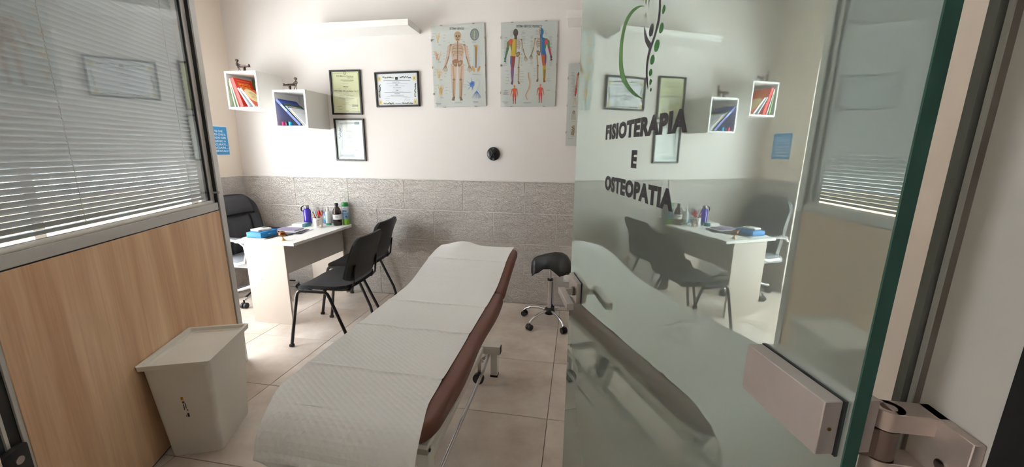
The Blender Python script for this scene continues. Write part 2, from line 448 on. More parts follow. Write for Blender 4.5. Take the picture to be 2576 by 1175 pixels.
# ---- split-face stone dado tiles (30 x 60, half bond), each its own piece
def dado(parent, origin, ax, length, rows, face_rot, skip=None):
    cache = {}
    for r in range(rows):
        off = 0 if r % 2 == 0 else .3
        xs = [0]+[off+.6*k for k in range(0, 12) if 1e-6 < off+.6*k < length-1e-6]+[length]
        for a, c in zip(xs[:-1], xs[1:]):
            wd = round(c-a, 3)
            if wd < .03: continue
            if wd not in cache:
                h = (wd-.005)/2
                o = MB().box((-h, 0, -.1475), (h, .011, .1475), .0015, 1).build('dado_tile', M_STILE, parent); cache[wd] = o
            else:
                o = cache[wd].copy(); COL.objects.link(o)
            o.location = Vector(origin)+Vector(ax)*((a+c)/2)+Vector((0, 0, 1.05-.3*r))
            o.rotation_euler = (0, 0, face_rot)
dado(back, (WL, WB-.0105, 0), (1, 0, 0), WR-WL, 4, 0)
dado(left, (WL+.0105, OPY1, 0), (0, 1, 0), WB-.012-OPY1, 4, PI/2)
boxpart('grout_bed', M_WGROUT, back, (WL, WB-.006, 0), (WR, WB+.001, 1.2))
boxpart('grout_bed', M_WGROUT, left, (WL-.001, OPY1, 0), (WL+.006, WB, 1.2))
struct(boxpart('trim_1', M_WHITE, None, (WL+.011, WB-.016, 1.2), (WR, WB, 1.204)))

# ---- tall window in the left wall
def window(name, y0, y1, z0, z1, mull):
    o = bpy.data.objects.new(name, None); COL.objects.link(o); o.location = (WL-.1, (y0+y1)/2, z0); o['kind'] = 'structure'
    h = (y1-y0)/2; H_ = z1-z0; f = .05
    b = MB(); b.box((-.03, -h, 0), (.03, -h+f, H_)); b.box((-.03, h-f, 0), (.03, h, H_)); b.box((-.03, -h+f, 0), (.03, h-f, f)); b.box((-.03, -h+f, H_-f), (.03, h-f, H_))
    b.build('window_frame', M_WHITE, o)
    ys = [-h+f]+[m-(y0+y1)/2 for m in mull]+[h-f]
    for m in ys[1:-1]: boxpart('mullion', M_WHITE, o, (-.03, m-.03, f), (.03, m+.03, H_-f))
    for a, c in zip(ys[:-1], ys[1:]):
        lo = a+(.03 if a != ys[0] else 0); hi = c-(.03 if c != ys[-1] else 0)
        boxpart('pane', M_PANE, o, (-.004, lo, f), (.004, hi, H_-f))
    return o
window('window_1', OPY0, OPY1, 0, OPZ, (1.945,))
window('added_window', -1.4, -.5, .7, 2.2, (-.95,))  # added window, out of view, brightens the corridor and door jamb
# outside: pale terrace and a warm parapet
struct(boxpart('ground', mat('terrace_paving', (238, 239, 240), .9, noise=.05), None, (-30, -20, -.3), (WL-.2, 20, -.12)))
struct(boxpart('wall_parapet', mat('parapet_render', (226, 190, 154), .9, noise=.05), None, (-4.9, 2.05, -.12), (-4.7, 9, 1.02)))

# ---- glazed office partition with wood base panel
PA = (-2.285, 2.14, 0); PROT = math.atan2(-.93, .368)
part = bpy.data.objects.new('wall_partition', None); COL.objects.link(part); part.location = PA; part.rotation_euler = (0, 0, PROT); part['kind'] = 'structure'
PEND = 1.437; TOPZ = 2.50
b = MB(); pts = []
for k in range(9): a = PI/2+PI/2*k/8; pts.append((.03+.03*math.cos(a), -.012+.03*math.sin(a)))
for k in range(9): a = PI+PI/2*k/8; pts.append((.03+.03*math.cos(a), -.042+.03*math.sin(a)))
pts += [(.0785, -.072), (.0785, .018)]
b.prism(pts, 0, TOPZ); b.build('corner_post', M_ALU, part, True)
boxpart('post_gasket', M_BLACK, part, (.0785, -.06, 0), (.0845, .010, TOPZ))
boxpart('wood_panel', M_WOOD, part, (.0845, -.06, .012), (PEND, .012, 1.0905), .001, 1)
boxpart('wood_panel_gasket', M_BLACK, part, (.0845, -.055, 1.0905), (PEND, .006, 1.0965))
boxpart('base_rail', M_BLACK, part, (.0845, -.055, 0), (PEND, .004, .012))
b = MB(); b.box((.085, -.06, 1.0965), (1.80, .010, 1.142), .001, 1); b.build('sill_rail', M_ALU, part, True)
b = MB(); b.tube([(.125, -.004, 1.150), (1.80, -.004, 1.150)], .011, 12); b.build('glazing_bead', M_WSTEEL, part, True)
boxpart('top_rail', M_ALU, part, (.0845, -.06, 2.50), (1.80, .010, 2.55), .001, 1)
boxpart('frame_stile', M_ALU, part, (.0845, -.06, 1.0965), (.124, -.006, TOPZ), .001, 1)
boxpart('stile_gasket', M_BLACK, part, (.124, -.03, 1.142), (.130, -.010, TOPZ))
boxpart('rail_gasket', M_BLACK, part, (.131, -.03, 1.142), (1.80, -.012, 1.1585))
boxpart('glass_pane', M_DPANE, part, (.126, -.018, 1.15), (1.80, -.014, TOPZ))
b = MB(); b.cyl((.1, -.008, 1.206), (.1, .03, 1.206), .006); b.cyl((.1, .028, 1.206), (.1, .034, 1.206), .0085)
b.build('stud_bolt', M_STEEL, part, True)
boxpart('end_stile', M_ALU, part, (PEND, -.06, 0), (1.452, .010, 1.0965), .001, 1)
boxpart('end_gasket', M_BLACK, part, (1.452, -.05, 0), (1.487, .004, 1.0965))
boxpart('end_trim', M_ALU, part, (1.487, -.05, 0), (1.497, .006, 1.0965))
boxpart('end_panel', mat('smoked_panel', (62, 70, 72), .2, noise=.1), part, (1.497, -.05, 0), (1.8, .0, 1.0965))
boxpart('bracket', M_BLACK, part, (1.462, .004, .36), (1.56, .03, .545), .006, 2)
b = MB(); b.cyl((1.50, .03, .505), (1.50, .034, .505), .013); b.cyl((1.50, .03, .44), (1.50, .034, .44), .013); b.build('bracket_screw', M_STEEL, part, True)

# ---- venetian blind behind the partition glass
blind = thing('venetian_blind', 'grey slatted venetian blind behind the glass of the wood partition', 'blind', PA, PROT)
M_SLAT = mat('slat_enamel', (188, 189, 190), .45, noise=.01)
bw, tl = .0245, math.radians(63)
b = MB()
def slatfn(u, v):
    s_ = (v-.5)*bw; c_ = .0018*(1-(2*v-1)**2)
    yy = s_*math.cos(tl)-c_*math.sin(tl); zz = s_*math.sin(tl)+c_*math.cos(tl)
    return (.102+1.62*u, -.058+yy, zz)
b.shell(slatfn, 1, 4, (0, .0003, .0003))
s0 = b.build('slat', M_SLAT, blind, True); s0.location = (0, 0, 1.196)
for k in range(1, 57):
    o = s0.copy(); COL.objects.link(o); o.location = (random.uniform(-.002, .002), 0, 1.196+.02177*k)
boxpart('bottom_rail', M_SLAT, blind, (.102, -.07, 1.166), (1.72, -.046, 1.180), .003, 2)
boxpart('head_rail', M_SLAT, blind, (.102, -.078, 2.43), (1.72, -.044, 2.47), .002, 1)
for x in (.248, .975):
    b = MB()
    for y in (-.0425, -.0735): b.cyl((x, y, 1.168), (x, y, 2.44), .0009, n=6)
    for k in range(57):
        z = 1.187+.02177*k; b.cyl((x-.0035, -.0425, z-.003), (x+.0035, -.0420, z+.006), .0016, n=5)
    b.build('ladder_cord', mat('cord', (205, 202, 196), .8, noise=.02), blind)

# ---- satin glass door, open into the room
PH = math.radians(12.906); DN = Vector((math.cos(PH), math.sin(PH), 0)); DD = .2229
door = bpy.data.objects.new('door_1', None); COL.objects.link(door); door.location = DN*DD; door.rotation_euler = (0, 0, PI/2+PH); door['kind'] = 'structure'
boxpart('glass_leaf', M_SATIN, door, (.1955, -.0098, .008), (1.0035, 0, 2.13))
boxpart('leaf_edge', M_GEDGE, door, (.1945, -.0096, .008), (.1955, -.0002, 2.13))
boxpart('leaf_edge', mat('pale_glass_edge', (196, 214, 206), .1, noise=.03), door, (1.0035, -.0096, .008), (1.0045, -.0002, 2.13))
hp = boxpart('hinge_plate', mat('hinge_nickel', (192, 182, 178), .5, .5, noise=.03, nscale=40), door, (.2000, .0015, 1.2868), (.2735, .014, 1.3255), .0006, 1)
boxpart('hinge_shadow_gasket', M_BLACK, hp, (.1985, 0, 1.2862), (.2735, .0018, 1.3262))  # black gasket rim, also stands for the plate's shadow on the glass
b = MB(); b.cyl((.2, .008, 1.306), (.1992, .008, 1.306), .0012, n=10); b.build('grub_screw', mat('brass', (168, 130, 74), .35, .9, noise=.05), hp, True)
boxpart('hinge_plate', 'hinge_nickel', door, (.2000, -.0235, 1.2868), (.2735, -.0113, 1.3255), .0006, 1)
boxpart('hinge_shadow_gasket', M_BLACK, door, (.1985, -.0115, 1.2862), (.2735, -.0097, 1.3262))
# lever handle with rectangular rose on both faces
for sgn, y0 in ((1, 0.), (-1, -.0098)):
    Y = lambda v: y0+sgn*v
    lo = lambda a, c: (min(Y(a), Y(c)), max(Y(a), Y(c)))
    a, c = lo(.001, .013); rs = boxpart('rose_plate', M_STEEL, door, (.873, a, 1.110), (.962, c, 1.1625), .002, 2)
    a, c = lo(0, .0012); boxpart('rose_gasket', M_BLACK, rs, (.8715, a, 1.109), (.9635, c, 1.1635))
    hd = MB(); hd.cyl((.895, Y(.012), 1.136), (.895, Y(.019), 1.136), .0115, n=24)
    hd.build('lever_collar', mat('dark_steel', (104, 96, 88), .4, .8, noise=.05), rs, True)
    a, c = lo(.018, .046); a2, c2 = lo(.036, .052)
    hd = MB(); hd.box((.888, a, 1.1285), (.902, c, 1.1425), .001, 1); hd.box((.795, a2, 1.1275), (.906, c2, 1.1435), .0012, 1)
    hd.build('lever', M_STEEL, rs, True)
# vinyl lettering and emblem on the glass
DK = (46, 46, 54); GR = (30, 120, 40)
def vinyl(fn, name, label=None):
    p = Print(lambda u, z: (-u, z)); fn(p); o = p.build(name, door, (0, .0003, 0), (0, 0, PI), label); return o
vinyl(lambda p: p.text('FISIOTERAPIA', .7485, 1.4995, .4350, 1.5275, DK, .058), 'lettering', 'dark word FISIOTERAPIA on the glass')
vinyl(lambda p: p.text('E', .6030, 1.4530, .5800, 1.4802, DK, .058), 'lettering', 'dark letter E on the glass')
vinyl(lambda p: p.text('OSTEOPATIA', .7345, 1.4055, .4515, 1.4335, DK, .058), 'lettering', 'dark word OSTEOPATIA on the glass')
out = [(0.5966, 1.6832), (0.6202, 1.6919), (0.65, 1.695), (0.6769, 1.6893), (0.6908, 1.6732), (0.6972, 1.6499), (0.6925, 1.6207), (0.6804, 1.6015), (0.655, 1.5834), (0.6154, 1.5643), (0.5711, 1.5522)]
inn = [(0.5982, 1.683), (0.6195, 1.6887), (0.6486, 1.6883), (0.6669, 1.681), (0.6787, 1.6671), (0.6808, 1.646), (0.676, 1.6229), (0.6635, 1.604), (0.6387, 1.5835), (0.6046, 1.5654), (0.5711, 1.5525)]
def dense(P, k=5):
    Q = [np.array(p) for p in P]; R = []
    for i in range(len(Q)-1):
        p0, p1, p2, p3 = Q[max(i-1, 0)], Q[i], Q[i+1], Q[min(i+2, len(Q)-1)]
        for j in range(k):
            t = j/k; R.append(tuple(.5*((2*p1)+(-p0+p2)*t+(2*p0-5*p1+4*p2-p3)*t*t+(-p0+3*p1-3*p2+p3)*t**3)))
    return R+[tuple(Q[-1])]
def ribbon(p, A, B, col):
    A, B = dense(A), dense(B); y = p._lay()
    for i in range(len(A)-1):
        b0 = len(p.V)
        for q in (A[i], B[i], B[i+1], A[i+1]): m_ = p.mp(*q); p.V.append((m_[0], y, m_[1]))
        p.F.append((b0, b0+1, b0+2, b0+3)); p.C.append(lin(col if not callable(col) else col(i/len(A))))
vinyl(lambda p: ribbon(p, out, inn, lambda t: (42+int(50*math.sin(PI*t)), 112+int(40*math.sin(PI*t)), 40+int(30*math.sin(PI*t)))), 'emblem_arc', 'green crescent of the emblem')
sl = [(0.5454, 1.70), (0.5444, 1.6732), (0.5427, 1.6601), (0.5455, 1.645), (0.5539, 1.631), (0.566, 1.6184), (0.5715, 1.6035), (0.5702, 1.588), (0.5644, 1.574), (0.5576, 1.5635)]
sr = [(0.5420, 1.70), (0.5392, 1.6714), (0.537, 1.6582), (0.5385, 1.644), (0.5482, 1.6284), (0.5581, 1.6165), (0.5652, 1.5998), (0.5641, 1.5845), (0.5598, 1.5709), (0.5574, 1.5638)]
def figure(p):
    ribbon(p, sl, sr, DK)
    ribbon(p, [(0.5901, 1.6565), (0.5884, 1.645), (0.5811, 1.6314), (0.5667, 1.6192)], [(0.5898, 1.6562), (0.5853, 1.6480), (0.5740, 1.6350), (0.5597, 1.6242)], DK)
    p.ell(.5628, 1.642, .0072, .0080, DK, rot=.1)
vinyl(figure, 'emblem_figure', 'dark stylised figure of the emblem')
for cu, cz, ru, rz in ((.5273, 1.6563, .0045, .0052), (.5301, 1.6354, .0062, .0063), (.5401, 1.6165, .0082, .0075), (.5512, 1.6014, .0070, .0063), (.5537, 1.5855, .0052, .0049), (.5514, 1.5727, .0036, .0040), (.5482, 1.5619, .0025, .0025), (.5255, 1.675, .0035, .0042)):
    vinyl(lambda p: p.ell(cu, cz, ru, rz, (38, 128, 48), rot=.25), 'emblem_dot')
def leaves(p):
    p.poly([(.6070, 1.6965), (.6005, 1.6905), (.6000, 1.6925), (.6035, 1.6975)], (96, 128, 60))
    p.poly([(.5945, 1.6935), (.5901, 1.6823), (.5885, 1.6900), (.5890, 1.6945)], (30, 84, 40)); p.poly([(.5830, 1.690), (.5791, 1.6786), (.5778, 1.6865), (.5785, 1.691)], (52, 104, 44))
vinyl(leaves, 'emblem_leaf')

# ---- aluminium door jamb on the hinge side, hinge knuckles
jamb = bpy.data.objects.new('trim_2', None); COL.objects.link(jamb); jamb.location = (JX, .2245, 0); jamb['kind'] = 'structure'
def jstrip(nm, m, y0, y1, x=0.): return boxpart(nm, m, jamb, (x, y0-.2245, 0), (.06, y1-.2245, 2.16))
jstrip('jamb_face', mat('jamb_white', (214, 208, 200), .55, noise=.02, nscale=3), .2245, .2720)
jstrip('jamb_seal', mat('jamb_brown', (138, 128, 120), .6, noise=.1, nscale=30), .2720, .2778, .001)
jstrip('jamb_lip', M_ALU, .2778, .2812)
jstrip('jamb_gap', M_BLACK, .2812, .2862, .006)
jstrip('jamb_strip', mat('jamb_grey', (150, 152, 146), .5, .3, noise=.05), .2862, .2930)
jstrip('outer_black_strip', M_BLACK, .06, .2245, -.002)  # plain black strip along the corridor side of the reveal
hg = bpy.data.objects.new('trim_3', None); COL.objects.link(hg); hg.location = (.2065, .258, 1.26); hg['kind'] = 'structure'
M_HK = mat('hinge_cast', (196, 182, 174), .45, .6, noise=.06, nscale=60)
for nm, z0, z1 in (('upper_knuckle', .0435, .0565), ('middle_knuckle', .0215, .0425), ('lower_knuckle', .004, .0205)):
    b = MB(); b.lathe([(.0045, z0), (.0082, z0), (.0082, z1), (.0045, z1), (.0045, z1-.004), (.0001, z1-.004)] if nm != 'middle_knuckle' else [(.0078, z0), (.0078, z1)], n=24)
    if nm != 'middle_knuckle': b.box((0, -.0082, z0), (.0285, .0082, z1), .0005, 1)
    else: b.box((-.030, -.006, z0), (0, .004, z1), .0005, 1, Matrix.Rotation(math.radians(-8), 3, 'Z'))
    b.build(nm, M_HK if nm != 'middle_knuckle' else mat('hinge_brown', (118, 100, 90), .5, .4, noise=.08, nscale=30), hg, True)
boxpart('hinge_leaf', M_HK, hg, (.022, -.030, .0), (.0284, .0085, .0565), .0005, 1)
b = MB(); b.cyl((.0222, -.016, .030), (.0212, -.016, .030), .0038, n=16); b.build('hinge_screw', M_CHROME, hg, True)

# ================================================================== TREATMENT COUCH
M_BROWN = mat('brown_leatherette', (94, 51, 34), .5, noise=.12, nscale=5, bump=.12, bscale=300)
CX, CY = -.665, 1.70
couch = thing('treatment_couch', 'long brown upholstered treatment couch on a white steel frame, covered by a paper sheet', 'massage table', (CX, CY, 0))
YF, YS, YH = .885, 1.985, 2.60          # front end, seam, head end
XL, XR = -.955, -.372
def ztop(y):
    if y < 1.93: return .700
    t = min(1, (y-1.93)/(2.50-1.93)); t = t*t*(3-2*t)
    return .700+.098*t
def half(y):
    """plan outline, rounded at the foot corners, a little uneven like worn upholstery"""
    l, r = XL+.004*math.sin(y*9), XR+.005*math.sin(y*11+1)
    d = y-YF
    if d < .15: l += (.15-math.sqrt(max(0, .15**2-(.15-d)**2)))*.8
    if d < .10: r -= (.10-math.sqrt(max(0, .10**2-(.10-d)**2)))*.6
    d = YH-y
    if d < .05: q = .05-math.sqrt(max(0, .05**2-(.05-d)**2)); l += q; r -= q
    if abs(y-YS) < .05: q = .010*(1-abs(y-YS)/.05); l += q; r -= q
    if y > 2.0: r -= .016*min(1, (y-2.0)/.3)
    return l, r
def cushion(y0, y1, n, th):
    b = MB(); V = []; F = []; K = 24
    ys = [y0+(y1-y0)*(.5-.5*math.cos(PI*i/n)) for i in range(n+1)]
    for y in ys:
        yy = min(max(y, YF+.0006), YH-.0006)
        l, r = half(yy); zt = ztop(y); e = min(1, (min(y-y0, y1-y)+.002)/.03); th_ = th*(.55+.45*math.sqrt(max(0, 1-(1-e)**2)))
        drop = (th-th_)*.5; R = .02; zc = zt-drop; zb = zt-th+drop
        prof = []
        for cx_, cz_, a0 in ((r-R, zc-R, 0), (l+R, zc-R, PI/2), (l+R, zb+R, PI), (r-R, zb+R, 1.5*PI)):
            for k in range(6): a = a0+PI/2*k/5; prof.append((cx_+R*math.cos(a), cz_+R*math.sin(a)*min(1, th_/(2*R))))
        for x, z in prof: V.append((x-CX, y-CY, z))
    m = 24
    for i in range(n):
        for k in range(m): F.append((i*m+k, i*m+(k+1) % m, (i+1)*m+(k+1) % m, (i+1)*m+k))
    F += [tuple(range(m)), tuple(n*m+k for k in range(m-1, -1, -1))]
    b.add(V, F); return b
cushion(YF, YS-.003, 40, .062).build('mattress', M_BROWN, couch, True)
cushion(YS+.003, YH, 30, .062).build('headrest', M_BROWN, couch, True)
def cb(name, m, lo, hi, bev=.002, mm=None):
    return boxpart(name, m, couch, (lo[0]-CX, lo[1]-CY, lo[2]), (hi[0]-CX, hi[1]-CY, hi[2]), bev, 1, mm)
cb('backing_board', M_WSTEEL, (-.935, .90, .622), (-.395, 1.97, .637))
b = MB(); b.box((-.935-CX, 0, -.0075), (-.410-CX, .58, .0075), .002, 1, Matrix.Rotation(math.radians(9.5), 3, 'X'))
o = b.build('headrest_board', M_WSTEEL, couch, True); o.location = (0, 2.0-CY, .632)
for x in (-.90, -.46): cb('top_rail', M_WSTEEL, (x, .93, .575), (x+.045, 1.95, .62))
for y in (.95, 1.40, 1.88): cb('cross_rail', M_WSTEEL, (-.86, y, .58), (-.455, y+.04, .615))
# base: two cross beams with feet, two long rails
for y in (1.06, 2.235):
    bm_ = cb('base_beam', M_WSTEEL, (-.895, y, .165), (-.452, y+.055, .222), .003)
    for x0, x1 in ((-.4525, -.4485), (-.8985, -.8945)): boxpart('end_cap', M_BLACK, bm_, (x0-CX, y+.006-CY, .170), (x1-CX, y+.049-CY, .217))
    for x in (-.515, -.87):
        lg = cb('leg', M_WSTEEL, (x, y+.006, .012), (x+.045, y+.049, .168))
        boxpart('foot_pad', M_BLACK, lg, (x-.002-CX, y+.004-CY, 0), (x+.047-CX, y+.051-CY, .013))
for x in (-.80, -.60): cb('base_rail', M_WSTEEL, (x, 1.06, .175), (x+.04, 2.29, .215))
# lifting arms
for x in (-.775, -.575):
    for ya, yb in ((1.15, 1.55), (1.75, 2.05)):
        b = MB(); b.tube([(x-CX, ya-CY, .21), (x-CX, yb-.45-CY+.0, .60)], .02, 4); b.build('lift_arm', M_WSTEEL, couch)
b = MB(); b.cyl((-.685-CX, 1.95-CY, .24), (-.685-CX, 1.50-CY, .42), .03); b.cyl((-.685-CX, 1.50-CY, .42), (-.685-CX, 1.25-CY, .52), .016); b.build('actuator', M_BLACK, couch, True)
b = MB(); b.tube([(-.55-CX, 2.20-CY, .155), (-.556-CX, 2.32-CY, .12), (-.553-CX, 2.36-CY, .085), (-.553-CX, 2.20-CY, .068), (-.553-CX, 1.2-CY, .068), (-.553-CX, 1.02-CY, .075), (-.553-CX, .99-CY, .13)], .0105, 10)
b.build('foot_bar', M_CHROME, couch, True)
b = MB(); b.tube([(-.66-CX, 2.255-CY, .185), (-.62-CX, 2.235-CY, .178), (-.585-CX, 2.215-CY, .15), (-.562-CX, 2.20-CY, .12)], .013, 8); b.build('bar_bracket', M_WSTEEL, couch, True)
b = MB(); b.tube([(-.60-CX, 2.19-CY, .225), (-.597-CX, 2.18-CY, .25), (-.585-CX, 2.18-CY, .255), (-.577-CX, 2.185-CY, .24), (-.585-CX, 2.19-CY, .226)], .005, 8); b.build('cable_clip', M_STEEL, couch, True)
for x in (-.575, -.80):
    for y in (2.155, 1.16):
        b = MB(); b.cyl((x-CX, y-.012-CY, .036), (x-CX, y+.012-CY, .036), .036, n=24)
        ca = b.build('caster', M_BLACK, couch, True)
        b = MB(); b.box((x-.010-CX, y+.0125-CY, .036), (x+.014-CX, y+.019-CY, .165), .003, 1); b.build('caster_fork', M_STEEL, ca, True)
        b = MB(); b.cyl((x-CX, y-.0135-CY, .036), (x-CX, y+.0132-CY, .036), .026, n=20); b.build('wheel_hub', mat('dark_grey_plastic', (58, 58, 60), .5, noise=.05), ca, True)
cb('foot_bracket', mat('zinc', (170, 164, 152), .5, .6, noise=.05), (-.438, .905, .598), (-.398, .93, .622), .002)
cb('foot_post', M_WSTEEL, (-.447, .93, .22), (-.405, .972, .578))
b = MB(); b.cyl((-.398-CX, .918-CY, .608), (-.394-CX, .918-CY, .608), .005, n=10); b.build('bracket_bolt', M_BLACK, couch, True)

# paper sheet on the couch
M_SHEET = mat('tissue_paper', (246, 246, 244), .85)
nt = M_SHEET.node_tree; bb_ = bsdf(M_SHEET); tc = nt.nodes.new('ShaderNodeTexCoord')
mp_ = nt.nodes.new('ShaderNodeMapping'); mp_.inputs['Rotation'].default_value = (0, 0, .6); nt.links.new(tc.outputs['Object'], mp_.inputs[0])
v_ = nt.nodes.new('ShaderNodeTexVoronoi'); v_.inputs['Scale'].default_value = 62; v_.inputs['Randomness'].default_value = .15; nt.links.new(mp_.outputs[0], v_.inputs['Vector'])
n_ = nt.nodes.new('ShaderNodeTexNoise'); n_.inputs['Scale'].default_value = 9; n_.inputs['Detail'].default_value = 3; nt.links.new(tc.outputs['Object'], n_.inputs[0])
ma_ = nt.nodes.new('ShaderNodeMath'); ma_.operation = 'MULTIPLY_ADD'; ma_.inputs[1].default_value = .5; nt.links.new(v_.outputs['Distance'], ma_.inputs[0]); nt.links.new(n_.outputs[0], ma_.inputs[2])
bp_ = nt.nodes.new('ShaderNodeBump'); bp_.inputs['Strength'].default_value = .7; bp_.inputs['Distance'].default_value = .006; nt.links.new(ma_.outputs[0], bp_.inputs['Height']); nt.links.new(bp_.outputs[0], bb_.inputs['Normal'])
# path of the sheet, from the head over the top and down the foot end
path = []
for i in range(61): y = 2.575-(2.575-.90)*i/60; path.append((y, ztop(y)+.0025))
for k in range(1, 10): a = PI/2*k/9; path.append((.90-.085*math.sin(a), .7025-.085*(1-math.cos(a))))
for k in range(1, 8): path.append((.815-.010*math.sin(PI*k/7), .6175-.052*k/7))
NP = len(path)
def sheet(u, v):
    f = v*(NP-1); i = min(int(f), NP-2); t = f-i
    y = path[i][0]*(1-t)+path[i+1][0]*t; z = path[i][1]*(1-t)+path[i+1][1]*t
    x = -.953+(.953-.428)*u
    k_ = max(0, min(1, (1.02-y)/.19)); k_ = k_*k_*(3-2*k_)
    x += k_*(.062*(1-u)+.030*u)
    # slack, perforation creases, lifted middle of the head end
    if y > .92:
        if y > 2.2: y += u*.055*(y-2.2)/.375
        z = ztop(y)+.0025+.0016*(1+math.sin(x*7+y*9)*math.cos(y*5-x*4))+.0012*math.sin(x*31+y*3)*math.sin(y*23+x*5)
        for cy in (2.32, 1.755, 1.465, 1.128): d_ = y-cy+.012*(u-.5); z += .0045*math.exp(-(d_/.0045)**2)+.003*math.exp(-(d_/.03)**2)
        if y > 2.3: z += .030*math.exp(-((x+.80)/.10)**2)*((y-2.3)/.27)**2
    else:
        y -= .006*math.sin(PI*u)*math.sin(x*9)
        if u < .1 and v > .95: z += .04*((.1-u)/.1)**2*((v-.95)/.05)
    return (x-CX, y-CY, z)
sh = MB().shell(sheet, 44, 420, (0, 0, -.0007)).build('paper_sheet', M_SHEET, None, True)
sh.location = (CX, CY, 0)
tag(sh, 'white embossed tissue paper sheet spread over the brown couch and hanging over its foot end', 'paper sheet')

# ================================================================== STORAGE BIN
bin_ = thing('storage_bin', 'tapered cream plastic bin with a recessed lid beside the wood panel', 'bin', (-1.846, 1.474, 0), math.radians(21.6))
M_BIN = mat('bin_plastic', (240, 236, 226), .5, noise=.02, nscale=4)
def rrect(hx, hy, r, n=5):
    P = []
    for cx_, cy_, a0 in ((hx-r, hy-r, 0), (-hx+r, hy-r, PI/2), (-hx+r, -hy+r, PI), (hx-r, -hy+r, 1.5*PI)):
        for k in range(n+1): a = a0+PI/2*k/n; P.append((cx_+r*math.cos(a), cy_+r*math.sin(a)))
    return P
def loft(secs, caps=True):
    b = MB(); n = len(secs[0][0]); V = []; F = []
    for P, z in secs: V += [(x, y, z) for x, y in P]
    for i in range(len(secs)-1):
        for k in range(n): F.append((i*n+k, i*n+(k+1) % n, (i+1)*n+(k+1) % n, (i+1)*n+k))
    if caps: F += [tuple(range(n-1, -1, -1)), tuple((len(secs)-1)*n+k for k in range(n))]
    b.add(V, F); return b
loft([(rrect(.106, .146, .018), 0), (rrect(.109, .149, .02), .01), (rrect(.135, .186, .022), .495)]).build('body', M_BIN, bin_, True)
lidp = loft([(rrect(.140, .192, .012), .495), (rrect(.146, .200, .012), .496), (rrect(.147, .203, .012), .520), (rrect(.133, .189, .010), .520), (rrect(.130, .186, .010), .504), (rrect(.116, .172, .008), .504), (rrect(.113, .169, .008), .499)])
lidp.build('lid', M_BIN, bin_, True)
p = Print()
p.rect(.0, .318, .012, .335, (214, 160, 40)); p.text('T', .002, .320, .010, .333, (40, 34, 30)); p.rect(.003, .300, .013, .312, (92, 92, 84))
for k, (a, c, d) in enumerate(((.004, .262, .296), (.012, .270, .300), (.016, .256, .266))): p.rect(a, c, a+.004, d, (80, 76, 66))
p.rect(.012, .222, .020, .244, (54, 54, 46)); p.rect(.006, .222, .009, .234, (120, 110, 96))
p.build('sticker', bin_, (-.012, -.1499, 0), (.0762, 0, 0), 'worn yellow and black sticker on the bin front')

# ================================================================== DESK
desk = thing('desk', 'cream laminate writing desk standing against the stone wall', 'desk', (-2.515, 3.09, 0))
DX, DY = -2.515, 3.09
def db(name, lo, hi, bev=.001, m=M_CREAM): return boxpart(name, m, desk, (lo[0]-DX, lo[1]-DY, lo[2]), (hi[0]-DX, hi[1]-DY, hi[2]), bev, 1)
tp = [(-2.79, 2.66), (-2.238, 2.66)]
for k in range(9): a = PI/2*k/8; tp.append((-2.238-.06+.06*math.cos(a), 3.522-.06+.06*math.sin(a)))
tp += [(-2.79, 3.522)]
b = MB(); b.prism([(x-DX, y-DY) for x, y in tp], .708, .732); b.build('desk_top', M_WHITE, desk)
M_PANEL = mat('cream_panel', (202, 190, 178), .5, noise=.02, nscale=3)
pn = db('side_panel', (-2.725, 2.685, 0), (-2.352, 2.705, .708), .001, M_PANEL)
for x, z in ((-2.60, .395), (-2.44, .390), (-2.40, .402), (-2.41, .640)):
    b = MB(); b.cyl((x-DX, 2.6853-DY, z), (x-DX, 2.683-DY, z), .0045, n=10); b.build('screw_cap', M_WHITE, pn, True)
db('side_panel', (-2.725, 3.47, 0), (-2.352, 3.49, .708), .001, M_PANEL)
db('modesty_panel', (-2.372, 2.705, .455), (-2.354, 3.47, .706), .001, mat('grey_laminate', (196, 190, 184), .5, noise=.03, nscale=4))

